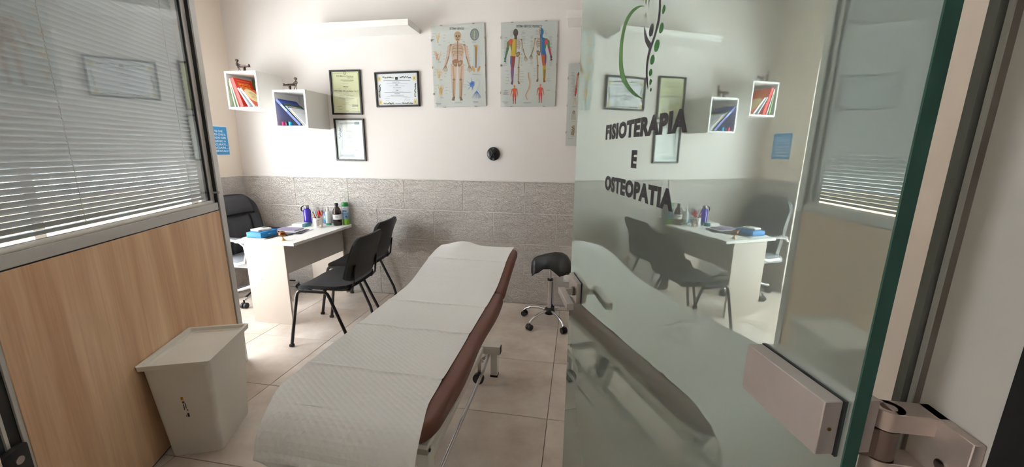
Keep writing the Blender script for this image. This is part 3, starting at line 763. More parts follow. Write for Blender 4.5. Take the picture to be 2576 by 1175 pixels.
# ================================================================== VISITOR CHAIRS
def visitor_chair(label, loc, rotz):
    t = thing('visitor_chair', label, 'chair', loc, rotz, 'black visitor chairs in front of the desk')
    # faces -x; seat about 0.45 high
    def seatfn(u, v):
        x = -.225+.43*v; y = -.235+.47*u
        e = .006
        k = (2*u-1)**2; q = (2*v-1)**2
        rr_ = 1-.10*max(0, abs(2*u-1)-.6)/.4*max(0, abs(2*v-1)-.5)/.5
        z = .478+.012*k-.020*max(0, 1-v*3)**2*1.2+.012*max(0, v-.8)*5*.5
        return (x*rr_, y*rr_, z)
    MB().shell(seatfn, 14, 14, lambda u, v: (0, 0, -.026-.026*min(1, 6*min(u, 1-u, v, 1-v)))).build('seat', M_BLKFAB, t, True)
    def ybx(u): return -.225+.45*u
    def backfn(u, v, dx=0.):
        z = .515+.335*v; y = ybx(u)
        cor = max(0, abs(2*u-1)-.72)/.28
        zz = z-(.045*cor**2 if v > .5 else -.035*cor**2)*(abs(2*v-1))
        x = .212+.075*v+.018*v*v-.030*(2*u-1)**2+dx
        return (x, y, zz)
    MB().shell(lambda u, v: backfn(u, v), 16, 12, lambda u, v: (-.012-.026*min(1, 7*min(u, 1-u, v, 1-v)), 0, 0)).build('backrest', M_BLKFAB, t, True)
    MB().shell(lambda u, v: backfn(u, v, .002), 16, 12, lambda u, v: (.006+.010*min(1, 7*min(u, 1-u, v, 1-v)), 0, 0)).build('back_shell', M_BLACK, t, True)
    for s in (-1, 1):
        y = s*.245
        def lg(pts): return MB().tube(pts, .0135, 10, flat=.62, upv=(1, 0, 0))
        f = lg([(-.265, s*.265, .012), (-.245, s*.262, .12), (-.195, y, .405), (-.185, y, .432), (-.165, y, .448)]).build('leg', M_BLKMET, t, True)
        boxpart('foot_cap', M_BLACK, f, (-.281, s*.265-.012, 0), (-.249, s*.265+.012, .022), .004, 2)
        f = lg([(.215, s*.265, .012), (.195, s*.262, .10), (.065, y, .405), (.052, y, .432), (.032, y, .448)]).build('leg', M_BLKMET, t, True)
        boxpart('foot_cap', M_BLACK, f, (.199, s*.265-.012, 0), (.231, s*.265+.012, .022), .004, 2)
        b = MB(); b.tube([(-.170, y, .447), (.036, y, .447)], .0135, 10, flat=.62, upv=(0, 0, 1)); b.build('seat_rail', M_BLKMET, t, True)
        b = MB(); b.tube([(-.10, s*.17, .445), (.12, s*.17, .442), (.19, s*.17, .452), (.222, s*.17, .49), (.232, s*.17, .56), (.245, s*.17, .64)], .011, 8, flat=.7); b.build('back_support', M_BLKMET, t, True)
    b = MB()
    for x in (-.12, .0): b.tube([(x, -.245, .44), (x, .245, .44)], .009, 8)
    b.build('cross_bar', M_BLKMET, t, True)
    return t
visitor_chair('black padded visitor chair nearer the camera, in front of the desk by the couch', (-1.845, 2.635, 0), math.radians(3))
visitor_chair('black padded visitor chair farther back, close to the stone wall', (-2.0, 3.215, 0), math.radians(4))

# ================================================================== OFFICE CHAIR
oc = thing('office_chair', 'high-backed black leather swivel chair with white and chrome armrests behind the desk', 'office chair', (-3.07, 3.215, 0), 0)
M_LEATH = mat('black_leather', (46, 48, 54), .48, noise=.08, nscale=8, bump=.15, bscale=160)
M_SILV = mat('silver_plastic', (208, 208, 206), .3, .25, noise=.03)
def ocback(u, v):
    z = .46+.57*v; y = -.25+.50*u
    cor = max(0, abs(2*u-1)-.55)/.45
    wv = 1-.16*max(0, (v-.82)/.18)**2-.10*max(0, (.35-v)/.35)
    x = -.205-.09*v+.045*(2*u-1)**2+.02*math.sin(PI*v)
    return (x, y*wv, z-.06*cor**2*max(0, (v-.6)/.4))
MB().shell(ocback, 18, 18, lambda u, v: (-.045-.035*min(1, 6*min(u, 1-u, v, 1-v)), 0, 0)).build('backrest', M_LEATH, oc, True)
def pad(v0, v1, u0, u1, th, name):
    def fn(u, v):
        q = ocback(u0+(u1-u0)*u, v0+(v1-v0)*v); e = min(1, 5*min(u, 1-u, v, 1-v)); e = math.sqrt(max(0, 1-(1-e)**2))
        return (q[0]+.006+th*e, q[1], q[2])
    MB().shell(fn, 16, 10, (-.02, 0, 0)).build(name, M_LEATH, oc, True)
pad(.66, .985, .10, .90, .042, 'head_cushion'); pad(.02, .645, .22, .78, .030, 'lumbar_cushion')
pad(.10, .64, .03, .21, .022, 'side_bolster'); pad(.10, .64, .79, .97, .022, 'side_bolster')
def ocseat(u, v):
    e = min(1, 5*min(u, 1-u, v, 1-v)); e = math.sqrt(max(0, 1-(1-e)**2))
    return (-.24+.49*v, -.245+.49*u, .425+.05*e-.02*max(0, v-.75)*4*.5)
MB().shell(ocseat, 16, 16, lambda u, v: (0, 0, -.045)).build('seat', mat('grey_leather', (120, 124, 130), .4, noise=.12, nscale=10), oc, True)
for s in (-1, 1):
    y = s*.262
    ar = MB().tube([(-.17, y, .425), (-.03, y, .418), (.055, y, .44), (.085, y, .52), (.075, y, .60), (.02, y, .640), (-.10, y, .650), (-.21, y, .640), (-.245, y, .60)], .017, 10, flat=.8).build('armrest', M_SILV, oc, True)
    def apad(u, v): return (-.215+.26*v, y-.03+.06*u, .672-.006*(2*u-1)**2-.012*(2*v-1)**4)
    MB().shell(apad, 8, 10, (0, 0, -.02)).build('arm_pad', mat('arm_pad_grey', (112, 114, 118), .45, noise=.05) if s < 0 else M_LEATH, ar, True)
b = MB(); b.cyl((0, 0, .10), (0, 0, .30), .026); b.cyl((0, 0, .30), (0, 0, .42), .016); b.build('gas_column', M_BLACK, oc, True)
boxpart('tilt_box', M_BLACK, oc, (-.1, -.09, .375), (.1, .09, .43), .01, 2)
for k in range(5):
    a = math.radians(-86+72*k); c, s = math.cos(a), math.sin(a)
    f = MB().tube([(.02*c, .02*s, .125), (.14*c, .14*s, .120), (.27*c, .27*s, .085), (.30*c, .30*s, .08)], .022, 8, flat=.8, radii=[.03, .024, .017, .015]).build('star_leg', M_SILV, oc, True)
    b = MB(); b.tube([(.13*c, .13*s, .139), (.27*c, .27*s, .098)], .012, 6); b.build('step_pad', M_BLACK, f, True)
    b = MB(); q = Vector((-s, c, 0))
    for d in (-.016, .016): b.cyl(Vector((.30*c, .30*s, .027))+q*(d-.010), Vector((.30*c, .30*s, .027))+q*(d+.010), .027, n=18)
    b.cyl((.30*c, .30*s, .03), (.30*c, .30*s, .085), .008); b.build('caster', M_BLACK, f, True)

# ================================================================== SADDLE STOOL
st = thing('saddle_stool', 'black saddle-seat stool on a chrome five-star base with casters', 'stool', (-.195, 3.165, 0), math.radians(12))
M_VINYL = mat('black_vinyl', (20, 20, 23), .36, noise=.08, nscale=6, bump=.08, bscale=200)
def saddle(u, v):
    # v: 0 pommel (towards -x) .. 1 rear ; u across
    L_ = -.165+.335*v
    hw = .070+.115*min(1, v*1.35)**1.2
    if v > .86: hw *= math.sqrt(max(.02, 1-((v-.86)/.15)**2))
    if v < .10: hw *= .55+.45*math.sqrt(max(0, 1-((.10-v)/.10)**2))
    s = 2*u-1; y = s*hw
    crest = float(np.interp(v, [0, .06, .14, .28, .45, .62, .8, .92, 1], [.550, .584, .600, .612, .625, .635, .628, .605, .562]))
    drop = float(np.interp(v, [0, .15, .36, .65, .88, 1], [.100, .105, .060, .150, .105, .05]))*abs(s)**2.1
    return (L_, y*(1-.12*abs(s)**3), crest-drop)
MB().shell(saddle, 18, 26, lambda u, v: (0, 0, -.020-.040*min(1, 4*min(u, 1-u))*min(1, 5*min(v, 1-v)))).build('saddle_seat', M_VINYL, st, True)
b = MB(); b.cyl((0, 0, .11), (0, 0, .385), .020, n=20); b.build('column', M_CHROME, st, True)
b = MB(); b.cyl((0, 0, .385), (0, 0, .40), .024, n=20); b.build('column_collar', M_BLACK, st, True)
b = MB(); b.cyl((0, 0, .40), (0, 0, .55), .013, n=16); b.build('piston', M_CHROME, st, True)
boxpart('seat_plate', M_BLACK, st, (-.09, -.06, .500), (.09, .06, .535), .008, 2)
b = MB(); b.tube([(-.06, -.02, .512), (-.13, -.03, .498), (-.155, -.032, .482)], .007, 8, flat=1.6); b.build('height_lever', M_BLACK, st, True)
b = MB(); b.tube([(.0195*math.cos(-.55), .0195*math.sin(-.55), .13), (.0195*math.cos(-.55), .0195*math.sin(-.55), .375)], .004, 6); b.build('blue_film_strip', mat('blue_film', (34, 58, 140), .25, noise=.05), st, True)
b = MB(); b.lathe([(.02, .075), (.045, .08), (.05, .10), (.04, .125), (.022, .135)], n=20); b.build('hub', M_BLACK, st, True)
for k in range(5):
    a = math.radians(-128+72*k-12); c, s = math.cos(a), math.sin(a)
    f = MB().tube([(.03*c, .03*s, .108), (.10*c, .10*s, .112), (.18*c, .18*s, .100), (.225*c, .225*s, .080), (.245*c, .245*s, .060)], .012, 10).build('star_leg', M_CHROME, st, True)
    q = Vector((-s, c, 0)); b = MB()
    for d in (-.013, .013): b.cyl(Vector((.245*c, .245*s, .025))+q*(d-.010), Vector((.245*c, .245*s, .025))+q*(d+.010), .025, n=18)
    b.sphere((.245*c, .245*s, .035), .02, 10); b.build('caster', M_BLACK, f, True)

# ================================================================== WALL SHELVES
for nm, x0, x1, lab in (('a', -2.53, -1.45, 'long white floating shelf high above the framed certificates'), ('b', -.135, .95, 'white floating shelf end in the upper right, beside the glass door edge')):
    s_ = boxpart('floating_shelf', M_WHITE, None, (-(x1-x0)/2, -.25, 0), ((x1-x0)/2, 0, .051), .0015, 1); s_.location = ((x0+x1)/2, WB, 2.497); tag(s_, lab, 'shelf', 'white floating shelves')
def cube_shelf(label, x0, z0):
    t = thing('cube_shelf', label, 'shelf', (x0+.165, WB, z0), 0, 'white open cube shelves')
    W_, T, D_ = .165, .018, .318
    boxpart('side_board', M_WHITE, t, (-W_, -D_, 0), (-W_+T, 0, .330), .001, 1); boxpart('side_board', M_WHITE, t, (W_-T, -D_, 0), (W_, 0, .330), .001, 1)
    boxpart('bottom_board', M_WHITE, t, (-W_+T, -D_, 0), (W_-T, 0, T)); boxpart('top_board', M_WHITE, t, (-W_+T, -D_, .330-T), (W_-T, 0, .330))
    boxpart('back_board', M_WHITE, t, (-W_+T, -.008, T), (W_-T, 0, .330-T))
    return t
cube_shelf('upper white cube shelf holding the red book', -3.224, 1.835)
cube_shelf('lower white cube shelf holding the blue binder', -2.751, 1.666)
def book(name, label, cat, x, z, lean, w_, h_, d_, cov, yfront=3.235, pages=True, title=None, group=None, spine=None):
    """stands on its lower left corner at x,z, leaning to the left by `lean` degrees; spine to the room"""
    t = thing(name, label, cat, (x, yfront, z), 0, group); t.rotation_euler = (0, -math.radians(lean), 0)
    m = mat('cover_%s' % name+label[:14].replace(' ', '_'), cov, .4, noise=.04)
    b = MB(); c_ = min(.003, w_*.25)
    b.box((0, 0, 0), (c_, d_, h_)); b.box((w_-c_, 0, 0), (w_, d_, h_)); b.box((c_, 0, 0), (w_-c_, c_, h_))
    b.build('cover', m, t)
    if pages: boxpart('page_block', M_PAPER, t, (c_, c_, .003), (w_-c_, d_-.004, h_-.004))
    if spine: boxpart('spine_label', mat('lab'+label[:12], spine, .6, noise=.02), t, (c_, -.0006, h_*.55), (w_-c_, 0, h_*.8))
    if title: title(t, w_, h_, d_)
    return t
B1z = 1.835+.018+.0005
bk = 'books in the upper cube shelf'
def redtitle(t, w_, h_, d_):
    p = Print()
    p.rect(.03, h_-.022, d_-.03, h_-.0195, (232, 196, 120))
    p.text('DIAGNOSTICA', .035, h_-.062, d_-.035, h_-.040, (236, 176, 40), .02); p.text('TRATTAMENTO', .035, h_-.092, d_-.035, h_-.070, (236, 176, 40), .02)
    p.build('title', t, (w_+.0003, 0, 0), (0, 0, PI/2), 'yellow title lettering')
book('book', 'thin green paperback leaning at the far left of the upper cube', 'book', -3.170, B1z, 8, .012, .235, .20, (150, 176, 130), group=bk)
fo = boxpart('folder', mat('sage_card', (134, 160, 104), .6, noise=.05), None, (-.105, 0, 0), (.105, .008, .285), .001, 1); fo.location = (-3.095, 3.500, B1z); tag(fo, 'tall sage green folder standing at the back behind the red book', 'folder', bk)
book('book', 'slim white booklet between the green paperback and the red book', 'book', -3.136, B1z, 13, .010, .255, .20, (222, 222, 220), group=bk)
book('book', 'thick red hardcover with yellow lettering leaning in the upper cube', 'book', -3.107, B1z, 16, .032, .262, .20, (206, 44, 28), title=redtitle, group=bk)
book('notebook', 'spiral-bound white notebook leaning right of the red book', 'notebook', -3.024, B1z, 30, .014, .190, .19, (206, 208, 218), group=bk)
def redcream(t, w_, h_, d_):
    p = Print(); p.rect(.0, .0, d_, h_, (196, 84, 62)); p.ell(d_*.38, h_*.62, .07, .075, (226, 208, 160)); p.lines(.045, h_*.5, .12, h_*.8, 5, (120, 92, 60), .003)
    p.build('title', t, (w_+.0003, 0, 0), (0, 0, PI/2), 'cream and red cover')
book('book', 'white book with a cream and red cover on top of the leaning row', 'book', -2.970, B1z, 38, .018, .200, .18, (230, 228, 222), title=redcream, group=bk)
B2z = 1.666+.018+.0005
bk = 'folders in the lower cube shelf'
def whitemap(t, w_, h_, d_):
    p = Print(); p.rect(0, 0, d_, h_, (214, 216, 218)); p.stroke([(.02, h_*.8), (.09, h_*.72), (.16, h_*.75)], .0016, (120, 124, 132)); p.build('drawing', t, (w_+.0003, 0, 0), (0, 0, PI/2))
book('binder', 'blue ring binder leaning across the lower cube shelf', 'binder', -2.515, B2z, 44, .022, .310, .25, (62, 84, 160), yfront=3.226, group=bk, spine=(150, 172, 224))
book('folder', 'dark green folder behind the blue binder', 'folder', -2.484, B2z, 44, .006, .268, .24, (52, 76, 60), yfront=3.236, group=bk)
book('folder', 'beige folder leaning against the dark green one', 'folder', -2.4755, B2z, 44, .006, .240, .20, (216, 196, 160), group=bk)
book('folder', 'yellow and blue folder in the middle of the leaning row', 'folder', -2.467, B2z, 44, .0065, .228, .20, (34, 96, 140), group=bk, spine=(226, 182, 60))
book('folder', 'white folder with a pencil drawing on its cover', 'folder', -2.457, B2z, 44, .008, .215, .20, (226, 228, 230), group=bk, title=whitemap)
for x, c, lab in ((-2.700, (222, 40, 120), 'pink drum-shaped sharpener in the lower cube'), (-2.662, (38, 38, 44), 'small black cap between the pink and cyan ones'), (-2.628, (40, 168, 214), 'cyan round container under the blue binder')):
    o = MB().lathe([(.016, 0), (.0175, .002), (.0175, .036), (.016, .038)], n=20).build('tape_roll', mat('tape_%d' % c[0], c, .4, noise=.03), None, True)
    o.location = (x, 3.262, B2z-.0005); tag(o, lab.replace('sharpener', 'tape roll').replace('container', 'tape roll').replace('cap', 'tape roll'), 'tape roll', 'tape rolls in the lower cube')

# metal figures made of nuts and wire, on top of the cubes
M_IRON = mat('dark_iron', (70, 58, 52), .45, .8, noise=.15, nscale=30)
def sculpture(label, x, y, z, flip):
    t = thing('metal_figurine', label, 'figurine', (x, y, z), 0 if not flip else PI, 'little iron figurines on the cube shelves')
    f = -1 if flip else 1
    boxpart('pedestal', M_IRON, t, (.006, -.010, 0), (.020, .010, .038), .001, 1)
    boxpart('table_plate', M_IRON, t, (-.045, -.014, .038), (.072, .014, .043), .001, 1)
    b = MB(); b.cyl((-.030, 0, .050), (.030, 0, .050), .0075, n=6); b.cyl((.030, -.006, .048), (.068, -.006, .048), .004, n=6); b.cyl((.030, .006, .048), (.068, .006, .048), .004, n=6)
    b.sphere((-.038, 0, .052), .008, 8); b.cyl((.068, -.006, .046), (.068, -.006, .062), .003, n=6); b.cyl((.068, .006, .046), (.068, .006, .062), .003, n=6)
    b.build('lying_figure', M_IRON, t)
    b = MB()
    for s in (-1, 1): b.tube([(-.040+.006*s, .01*s, 0), (-.044, .007*s, .022), (-.050, .005*s, .040)], .0026, 6)
    b.tube([(-.052, 0, .036), (-.056, 0, .056), (-.054, 0, .078)], .0045, 6)
    ring = [(-.056+.012*math.cos(a), 0, .066+.014*math.sin(a)) for a in [2*PI*k/14 for k in range(14)]]
    b.tube(ring, .0028, 6, closed=True)
    b.tube([(-.052, .006, .074), (-.036, .004, .064), (-.022, .002, .056)], .0024, 6)
    b.cyl((-.054, -.008, .098), (-.054, .008, .098), .0120, n=6); b.sphere((-.054, 0, .098), .010, 8); b.cyl((-.054, 0, .080), (-.054, 0, .090), .004, n=6)
    b.build('standing_figure', M_IRON, t)
sculpture('dark iron figurine of a therapist and table on the upper cube', -3.055, 3.262, 2.1655, False)
sculpture('dark iron figurine of a therapist and table on the lower cube', -2.585, 3.262, 1.9965, True)

# ================================================================== FRAMED CERTIFICATES
M_FRAME = mat('black_frame', (24, 21, 22), .35, noise=.08)
CR7 = 250/1130
def certificate(label, quad, w_, h_, tilt, paint, paper):
    """quad: picture corners (tl, tr, br, bl) as seen in a photo crop, used only to lay the print out flat"""
    cx_, cz_ = quad[4]
    t = thing('picture_frame', label, 'picture frame', (cx_, WB, cz_), 0, 'black framed certificates'); t.rotation_euler = (0, math.radians(tilt), 0)
    fwid, dp = .015, .020
    for lo, hi in (((-w_/2, -dp, -h_/2), (-w_/2+fwid, 0, h_/2)), ((w_/2-fwid, -dp, -h_/2), (w_/2, 0, h_/2)), ((-w_/2+fwid, -dp, -h_/2), (w_/2-fwid, 0, -h_/2+fwid)), ((-w_/2+fwid, -dp, h_/2-fwid), (w_/2-fwid, 0, h_/2))):
        boxpart('frame_bar', M_FRAME, t, lo, hi, .0015, 1)
    boxpart('backing', M_PAPER, t, (-w_/2+fwid, -.006, -h_/2+fwid), (w_/2-fwid, 0, h_/2-fwid))
    iw, ih = w_/2-fwid, h_/2-fwid
    p = Print(homography(quad[:4], [(-iw, ih), (iw, ih), (iw, -ih), (-iw, -ih)]))
    p.poly([(-iw, -ih), (iw, -ih), (iw, ih), (-iw, ih)], paper, raw=True)
    paint(p); p.build('certificate_print', t, (0, -.0065, 0))
    boxpart('glazing', M_PICT, t, (-iw, -.0125, -ih), (iw, -.0115, ih))
INK = (92, 92, 84)
def paint1(p):
    c = (176, 178, 140)
    for a in (((62, 112), (352, 96)), ((352, 96), (394, 552)), ((394, 552), (108, 566)), ((108, 566), (62, 112))): p.stroke(a, 2.5, (130, 132, 100))
    p.ell(206, 104, 15, 20, (110, 112, 96)); p.ell(206, 104, 10, 14, (200, 200, 166))
    p.text('REPUBBLICA ITALIANA', 112, 152, 306, 132, INK, .01)
    for x0, x1, y, th in ((226, 306, 156, 3), (240, 306, 172, 3), (165, 310, 188, 8), (190, 300, 200, 3), (188, 250, 232, 3), (194, 250, 266, 9), (135, 160, 292, 2), (205, 290, 290, 2), (214, 256, 338, 3), (150, 320, 398, 5), (190, 290, 418, 2), (216, 264, 455, 4), (190, 290, 474, 2), (135, 185, 496, 6), (135, 190, 530, 3), (300, 366, 478, 12), (300, 366, 494, 8), (304, 350, 520, 3), (300, 380, 548, 3)):
        p.rect(x0, y-th/2, x1, y+th/2, (132, 132, 108))
    p.text('DIPLOMA DI LAUREA', 90, 326, 308, 308, INK, .02); p.text('Classe 50', 314, 322, 366, 302, INK)
    p.stroke([(152, 380), (175, 362), (190, 378), (215, 358), (240, 374), (262, 360), (290, 372), (312, 366)], 3, (110, 112, 96))
    p.ell(250, 550, 16, 8, (140, 142, 112)); p.ell(250, 550, 11, 5, (206, 206, 170))
def paint3(p):
    def orn(x0, y0, x1, y1, n, vert=False):
        for k in range(n):
            u = (k+.5)/n; q = random.random()
            x, y = (x0+(x1-x0)*u, y0+(y1-y0)*(.25+.5*random.random())) if not vert else (x0+(x1-x0)*(.25+.5*random.random()), y0+(y1-y0)*u)
            p.ell(x, y, 9 if not vert else 6, 5 if not vert else 9, (58, 66, 62) if q < .6 else (150, 160, 90), n=7, rot=random.uniform(-1, 1))
    orn(636, 140, 768, 168, 14); orn(834, 138, 966, 166, 14); orn(656, 445, 775, 470, 12); orn(866, 440, 985, 466, 12)
    orn(598, 232, 622, 390, 13, True); orn(1000, 222, 1024, 384, 13, True)
    for x0, y0, x1, y1 in ((584, 142, 620, 196), (982, 132, 1018, 188), (606, 422, 640, 470), (996, 412, 1030, 466)):
        p.rect(x0, y0, x1, y1, (222, 206, 150)); p.ell((x0+x1)/2, (y0+y1)/2, 7, 14, (176, 156, 90), n=10)
    p.rect(783, 148, 814, 180, (34, 62, 40))
    p.text('C E S T O S', 756, 218, 842, 202, (70, 74, 92), .01); p.text('Dott. in Fisioterapia', 762, 280, 852, 264, (70, 74, 92))
    p.text("l'Esame di Osteopatia, D.O.", 734, 372, 886, 358, (70, 74, 92), .01)
    for x0, x1, y, th in ((650, 956, 190, 5), (684, 926, 224, 2), (788, 816, 242, 7), (718, 894, 254, 2), (762, 848, 290, 2), (794, 820, 306, 6), (750, 874, 319, 2), (664, 960, 329, 3), (778, 838, 346, 5), (690, 928, 377, 2), (670, 724, 398, 2), (886, 956, 392, 2), (790, 856, 460, 4)): p.rect(x0, y-th/2, x1, y+th/2, (120, 124, 140))
    p.stroke([(680, 432), (690, 415), (700, 430), (714, 418)], 2, (80, 84, 100)); p.stroke([(890, 426), (905, 405), (918, 424), (945, 412), (950, 424)], 2, (80, 84, 100))
def paint2(p):
    c1, c2 = (150, 164, 172), (104, 122, 132)
    p.poly([(104, 645), (140, 644), (178, 1096), (142, 1100)], (214, 218, 214)); p.poly([(218, 642), (300, 640), (330, 1096), (250, 1098)], (232, 233, 230))
    for k in range(4): p.stroke([(150+k*3, 672+k*6), (376, 664+k*6)], 3, c1 if k % 2 else c2)
    for k in range(5): p.stroke([(146+k*9, 668), (172+k*6, 1074)], 3, c1 if k % 2 else c2)
    for k in range(4): p.stroke([(176, 1050+k*7), (330+k*5, 1048+k*7)], 4, c1 if k % 2 else c2)
    p.rect(322, 660, 376, 690, (120, 138, 146))
    for k in range(16): p.ell(160+random.uniform(-14, 14), 735+k*8, 7, 4, c2, n=6)
    for x0, x1, y, th in ((250, 290, 738, 3), (262, 272, 752, 4), (232, 300, 770, 6), (190, 344, 786, 2), (198, 346, 806, 2), (236, 314, 826, 4), (248, 302, 846, 6), (228, 324, 860, 2), (240, 300, 874, 2), (258, 300, 892, 5), (222, 334, 912, 2), (270, 286, 930, 3), (218, 344, 947, 2), (196, 330, 962, 3), (206, 236, 988, 6), (270, 296, 986, 3), (326, 366, 990, 6), (280, 310, 1036, 3)): p.rect(x0, y-th/2, x1, y+th/2, (178, 180, 184))
certificate('black framed yellowish diploma headed by an emblem, upper of the two stacked frames', [(50, 95), (365, 80), (405, 568), (100, 578), (-2.2155, 2.009)], .316, .405, .6, paint1, (226, 226, 186))
certificate('black framed white certificate with a grey side border, lower of the two stacked frames', [(104, 640), (412, 640), (446, 1098), (148, 1102), (-2.2125, 1.569)], .316, .403, .4, paint2, (240, 241, 240))
certificate('black framed landscape certificate with an ornamented leaf border', [(566, 114), (1032, 98), (1050, 475), (596, 484), (-1.6925, 2.0285)], .434, .310, -.6, paint3, (236, 236, 244))

# ================================================================== ANATOMY POSTERS
BONE, BONE2, NERV = (206, 178, 140), (150, 112, 80), (198, 150, 80)
def poster(label, quad, cx_, cz_, w_, h_, tilt, paint):
    t = thing('anatomy_poster', label, 'poster', (cx_, WB, cz_), 0, 'glass-fronted anatomy posters'); t.rotation_euler = (0, math.radians(tilt), 0)
    boxpart('backing_board', mat('poster_board', (150, 138, 126), .7, noise=.04), t, (-w_/2, -.009, -h_/2), (w_/2, 0, h_/2))
    p = Print(homography(quad, [(-w_/2, h_/2), (w_/2, h_/2), (w_/2, -h_/2), (-w_/2, -h_/2)])); p.step = .000012
    p.poly([(-w_/2, -h_/2), (w_/2, -h_/2), (w_/2, h_/2), (-w_/2, h_/2)], (210, 211, 208), raw=True)
    paint(p); p.build('poster_print', t, (0, -.0092, 0))
    boxpart('glazing', M_PICT, t, (-w_/2, -.0165, -h_/2), (w_/2, -.0145, h_/2))
    for sx in (-1, 1):
        for q in (-.33, .0, .33): boxpart('clip', M_STEEL, t, (sx*w_/2-.003, -.018, q*h_-.008), (sx*w_/2+.003, 0, q*h_+.008))
    for sz in (-1, 1):
        for q in (-.3, .3): boxpart('clip', M_STEEL, t, (q*w_-.010, -.018, sz*h_/2-.003), (q*w_+.010, 0, sz*h_/2+.003))
def caption(p, x, y, w_, n=1, col=(128, 130, 134)):
    for k in range(n): p.rect(x+random.uniform(0, w_*.2), y+k*9-1.5, x+w_*random.uniform(.7, 1), y+k*9+1.5, col)
def skeleton(p, cx_, top, H_, half=None, skin=None, mirror=1, bone=BONE):
    """front-on skeleton drawing, H_ tall; half: 0 both sides, 1 only the right-hand side of the drawing"""
    u = H_/8.0; X = lambda a: cx_+mirror*a*u; Y = lambda b_: top+b_*u
    sides = (1,) if half else (-1, 1)
    if skin:
        for s in (-1, 1):
            p.stroke([(X(s*.55), Y(1.55)), (X(s*.95), Y(1.75)), (X(s*1.15), Y(2.9)), (X(s*1.45), Y(4.1))], [u*.35, u*.45, u*.36, u*.26], skin)
            p.stroke([(X(s*.42), Y(3.7)), (X(s*.45), Y(5.4)), (X(s*.42), Y(6.4)), (X(s*.40), Y(7.7))], [u*.75, u*.62, u*.48, u*.32], skin)
        p.stroke([(X(0), Y(1.25)), (X(0), Y(1.55)), (X(0), Y(2.6)), (X(0), Y(3.3)), (X(0), Y(4.0))], [u*.45, u*1.7, u*1.45, u*1.25, u*1.5], skin)
        p.ell(X(0), Y(.55), u*.42, u*.58, skin)
    if not half:
        p.ell(X(0), Y(.40), u*.40, u*.42, bone); p.stroke([(X(0), Y(.6)), (X(0), Y(1.08))], [u*.58, u*.38], bone)
        for s in (-1, 1): p.ell(X(s*.15), Y(.52), u*.10, u*.10, (70, 56, 44), n=8)
        p.rect(X(-.16), Y(.88), X(.16), Y(.94), (90, 70, 54)); p.rect(X(-.05), Y(.64), X(.05), Y(.76), (90, 70, 54))
    p.stroke([(X(0), Y(1.1)), (X(0), Y(3.6))], u*.13, bone2_(bone))
    for k in range(8):
        y = 1.62+k*.155; wd = .50+.16*math.sin(PI*min(1, k/8+.15))
        for s in sides: p.stroke([(X(s*.06), Y(y)), (X(s*wd*.7), Y(y+.02)), (X(s*wd), Y(y+.16)), (X(s*wd*.75), Y(y+.24))], u*.07, bone if k % 2 else bone2_(bone))
    for s in sides:
        p.stroke([(X(s*.05), Y(1.45)), (X(s*.75), Y(1.48))], u*.09, bone)
        p.ell(X(s*.80), Y(1.55), u*.13, u*.13, bone2_(bone), n=8)
        p.stroke([(X(s*.82), Y(1.6)), (X(s*1.0), Y(2.75))], [u*.15, u*.13], bone); p.stroke([(X(s*1.0), Y(2.8)), (X(s*1.3), Y(3.8))], [u*.15, u*.11], bone2_(bone)); p.stroke([(X(s*1.06), Y(2.8)), (X(s*1.36), Y(3.8))], u*.06, bone)
        for k in range(5): p.stroke([(X(s*1.34), Y(3.85)), (X(s*(1.22+.11*k)), Y(4.3)), (X(s*(1.16+.13*k)), Y(4.72-.10*abs(k-2)))], [u*.08, u*.06, u*.05], bone if k % 2 else bone2_(bone))
        p.poly([(X(s*.04), Y(3.5)), (X(s*.35), Y(3.25)), (X(s*.62), Y(3.35)), (X(s*.55), Y(3.75)), (X(s*.30), Y(4.05)), (X(s*.05), Y(4.0))], bone2_(bone)); p.ell(X(s*.28), Y(3.62), u*.16, u*.16, bone, n=10); p.ell(X(s*.17), Y(3.92), u*.08, u*.07, (120, 84, 58), n=8)
        p.stroke([(X(s*.52), Y(3.95)), (X(s*.40), Y(5.45))], [u*.19, u*.17], bone); p.ell(X(s*.40), Y(5.55), u*.16, u*.16, bone2_(bone), n=8)
        p.stroke([(X(s*.38), Y(5.65)), (X(s*.36), Y(7.5))], [u*.18, u*.12], bone); p.stroke([(X(s*.50), Y(5.75)), (X(s*.46), Y(7.45))], u*.06, bone2_(bone))
        p.poly([(X(s*.26), Y(7.5)), (X(s*.48), Y(7.5)), (X(s*.66), Y(7.92)), (X(s*.34), Y(7.98))], bone2_(bone))
def bone2_(c): return tuple(int(v*.72) for v in c)
def twigs(p, x, y, sx, sy, n, col, wd=3):
    for k in range(n):
        a = random.uniform(-.5, .5); x0, y0 = x+random.uniform(-.1, .1)*sx, y+sy*.45
        pts = [(x0, y0)]
        for j in range(4): pts.append((x0+sx*.5*(a*(j+1)/2+random.uniform(-.1, .1)), y0-sy*(j+1)/4.4))
        p.stroke(pts, [wd*1.4, wd, wd*.8, wd*.6, wd*.4], col)
        q = pts[2]; p.stroke([q, (q[0]+sx*random.uniform(.1, .35), q[1]-sy*.18)], wd*.5, col)
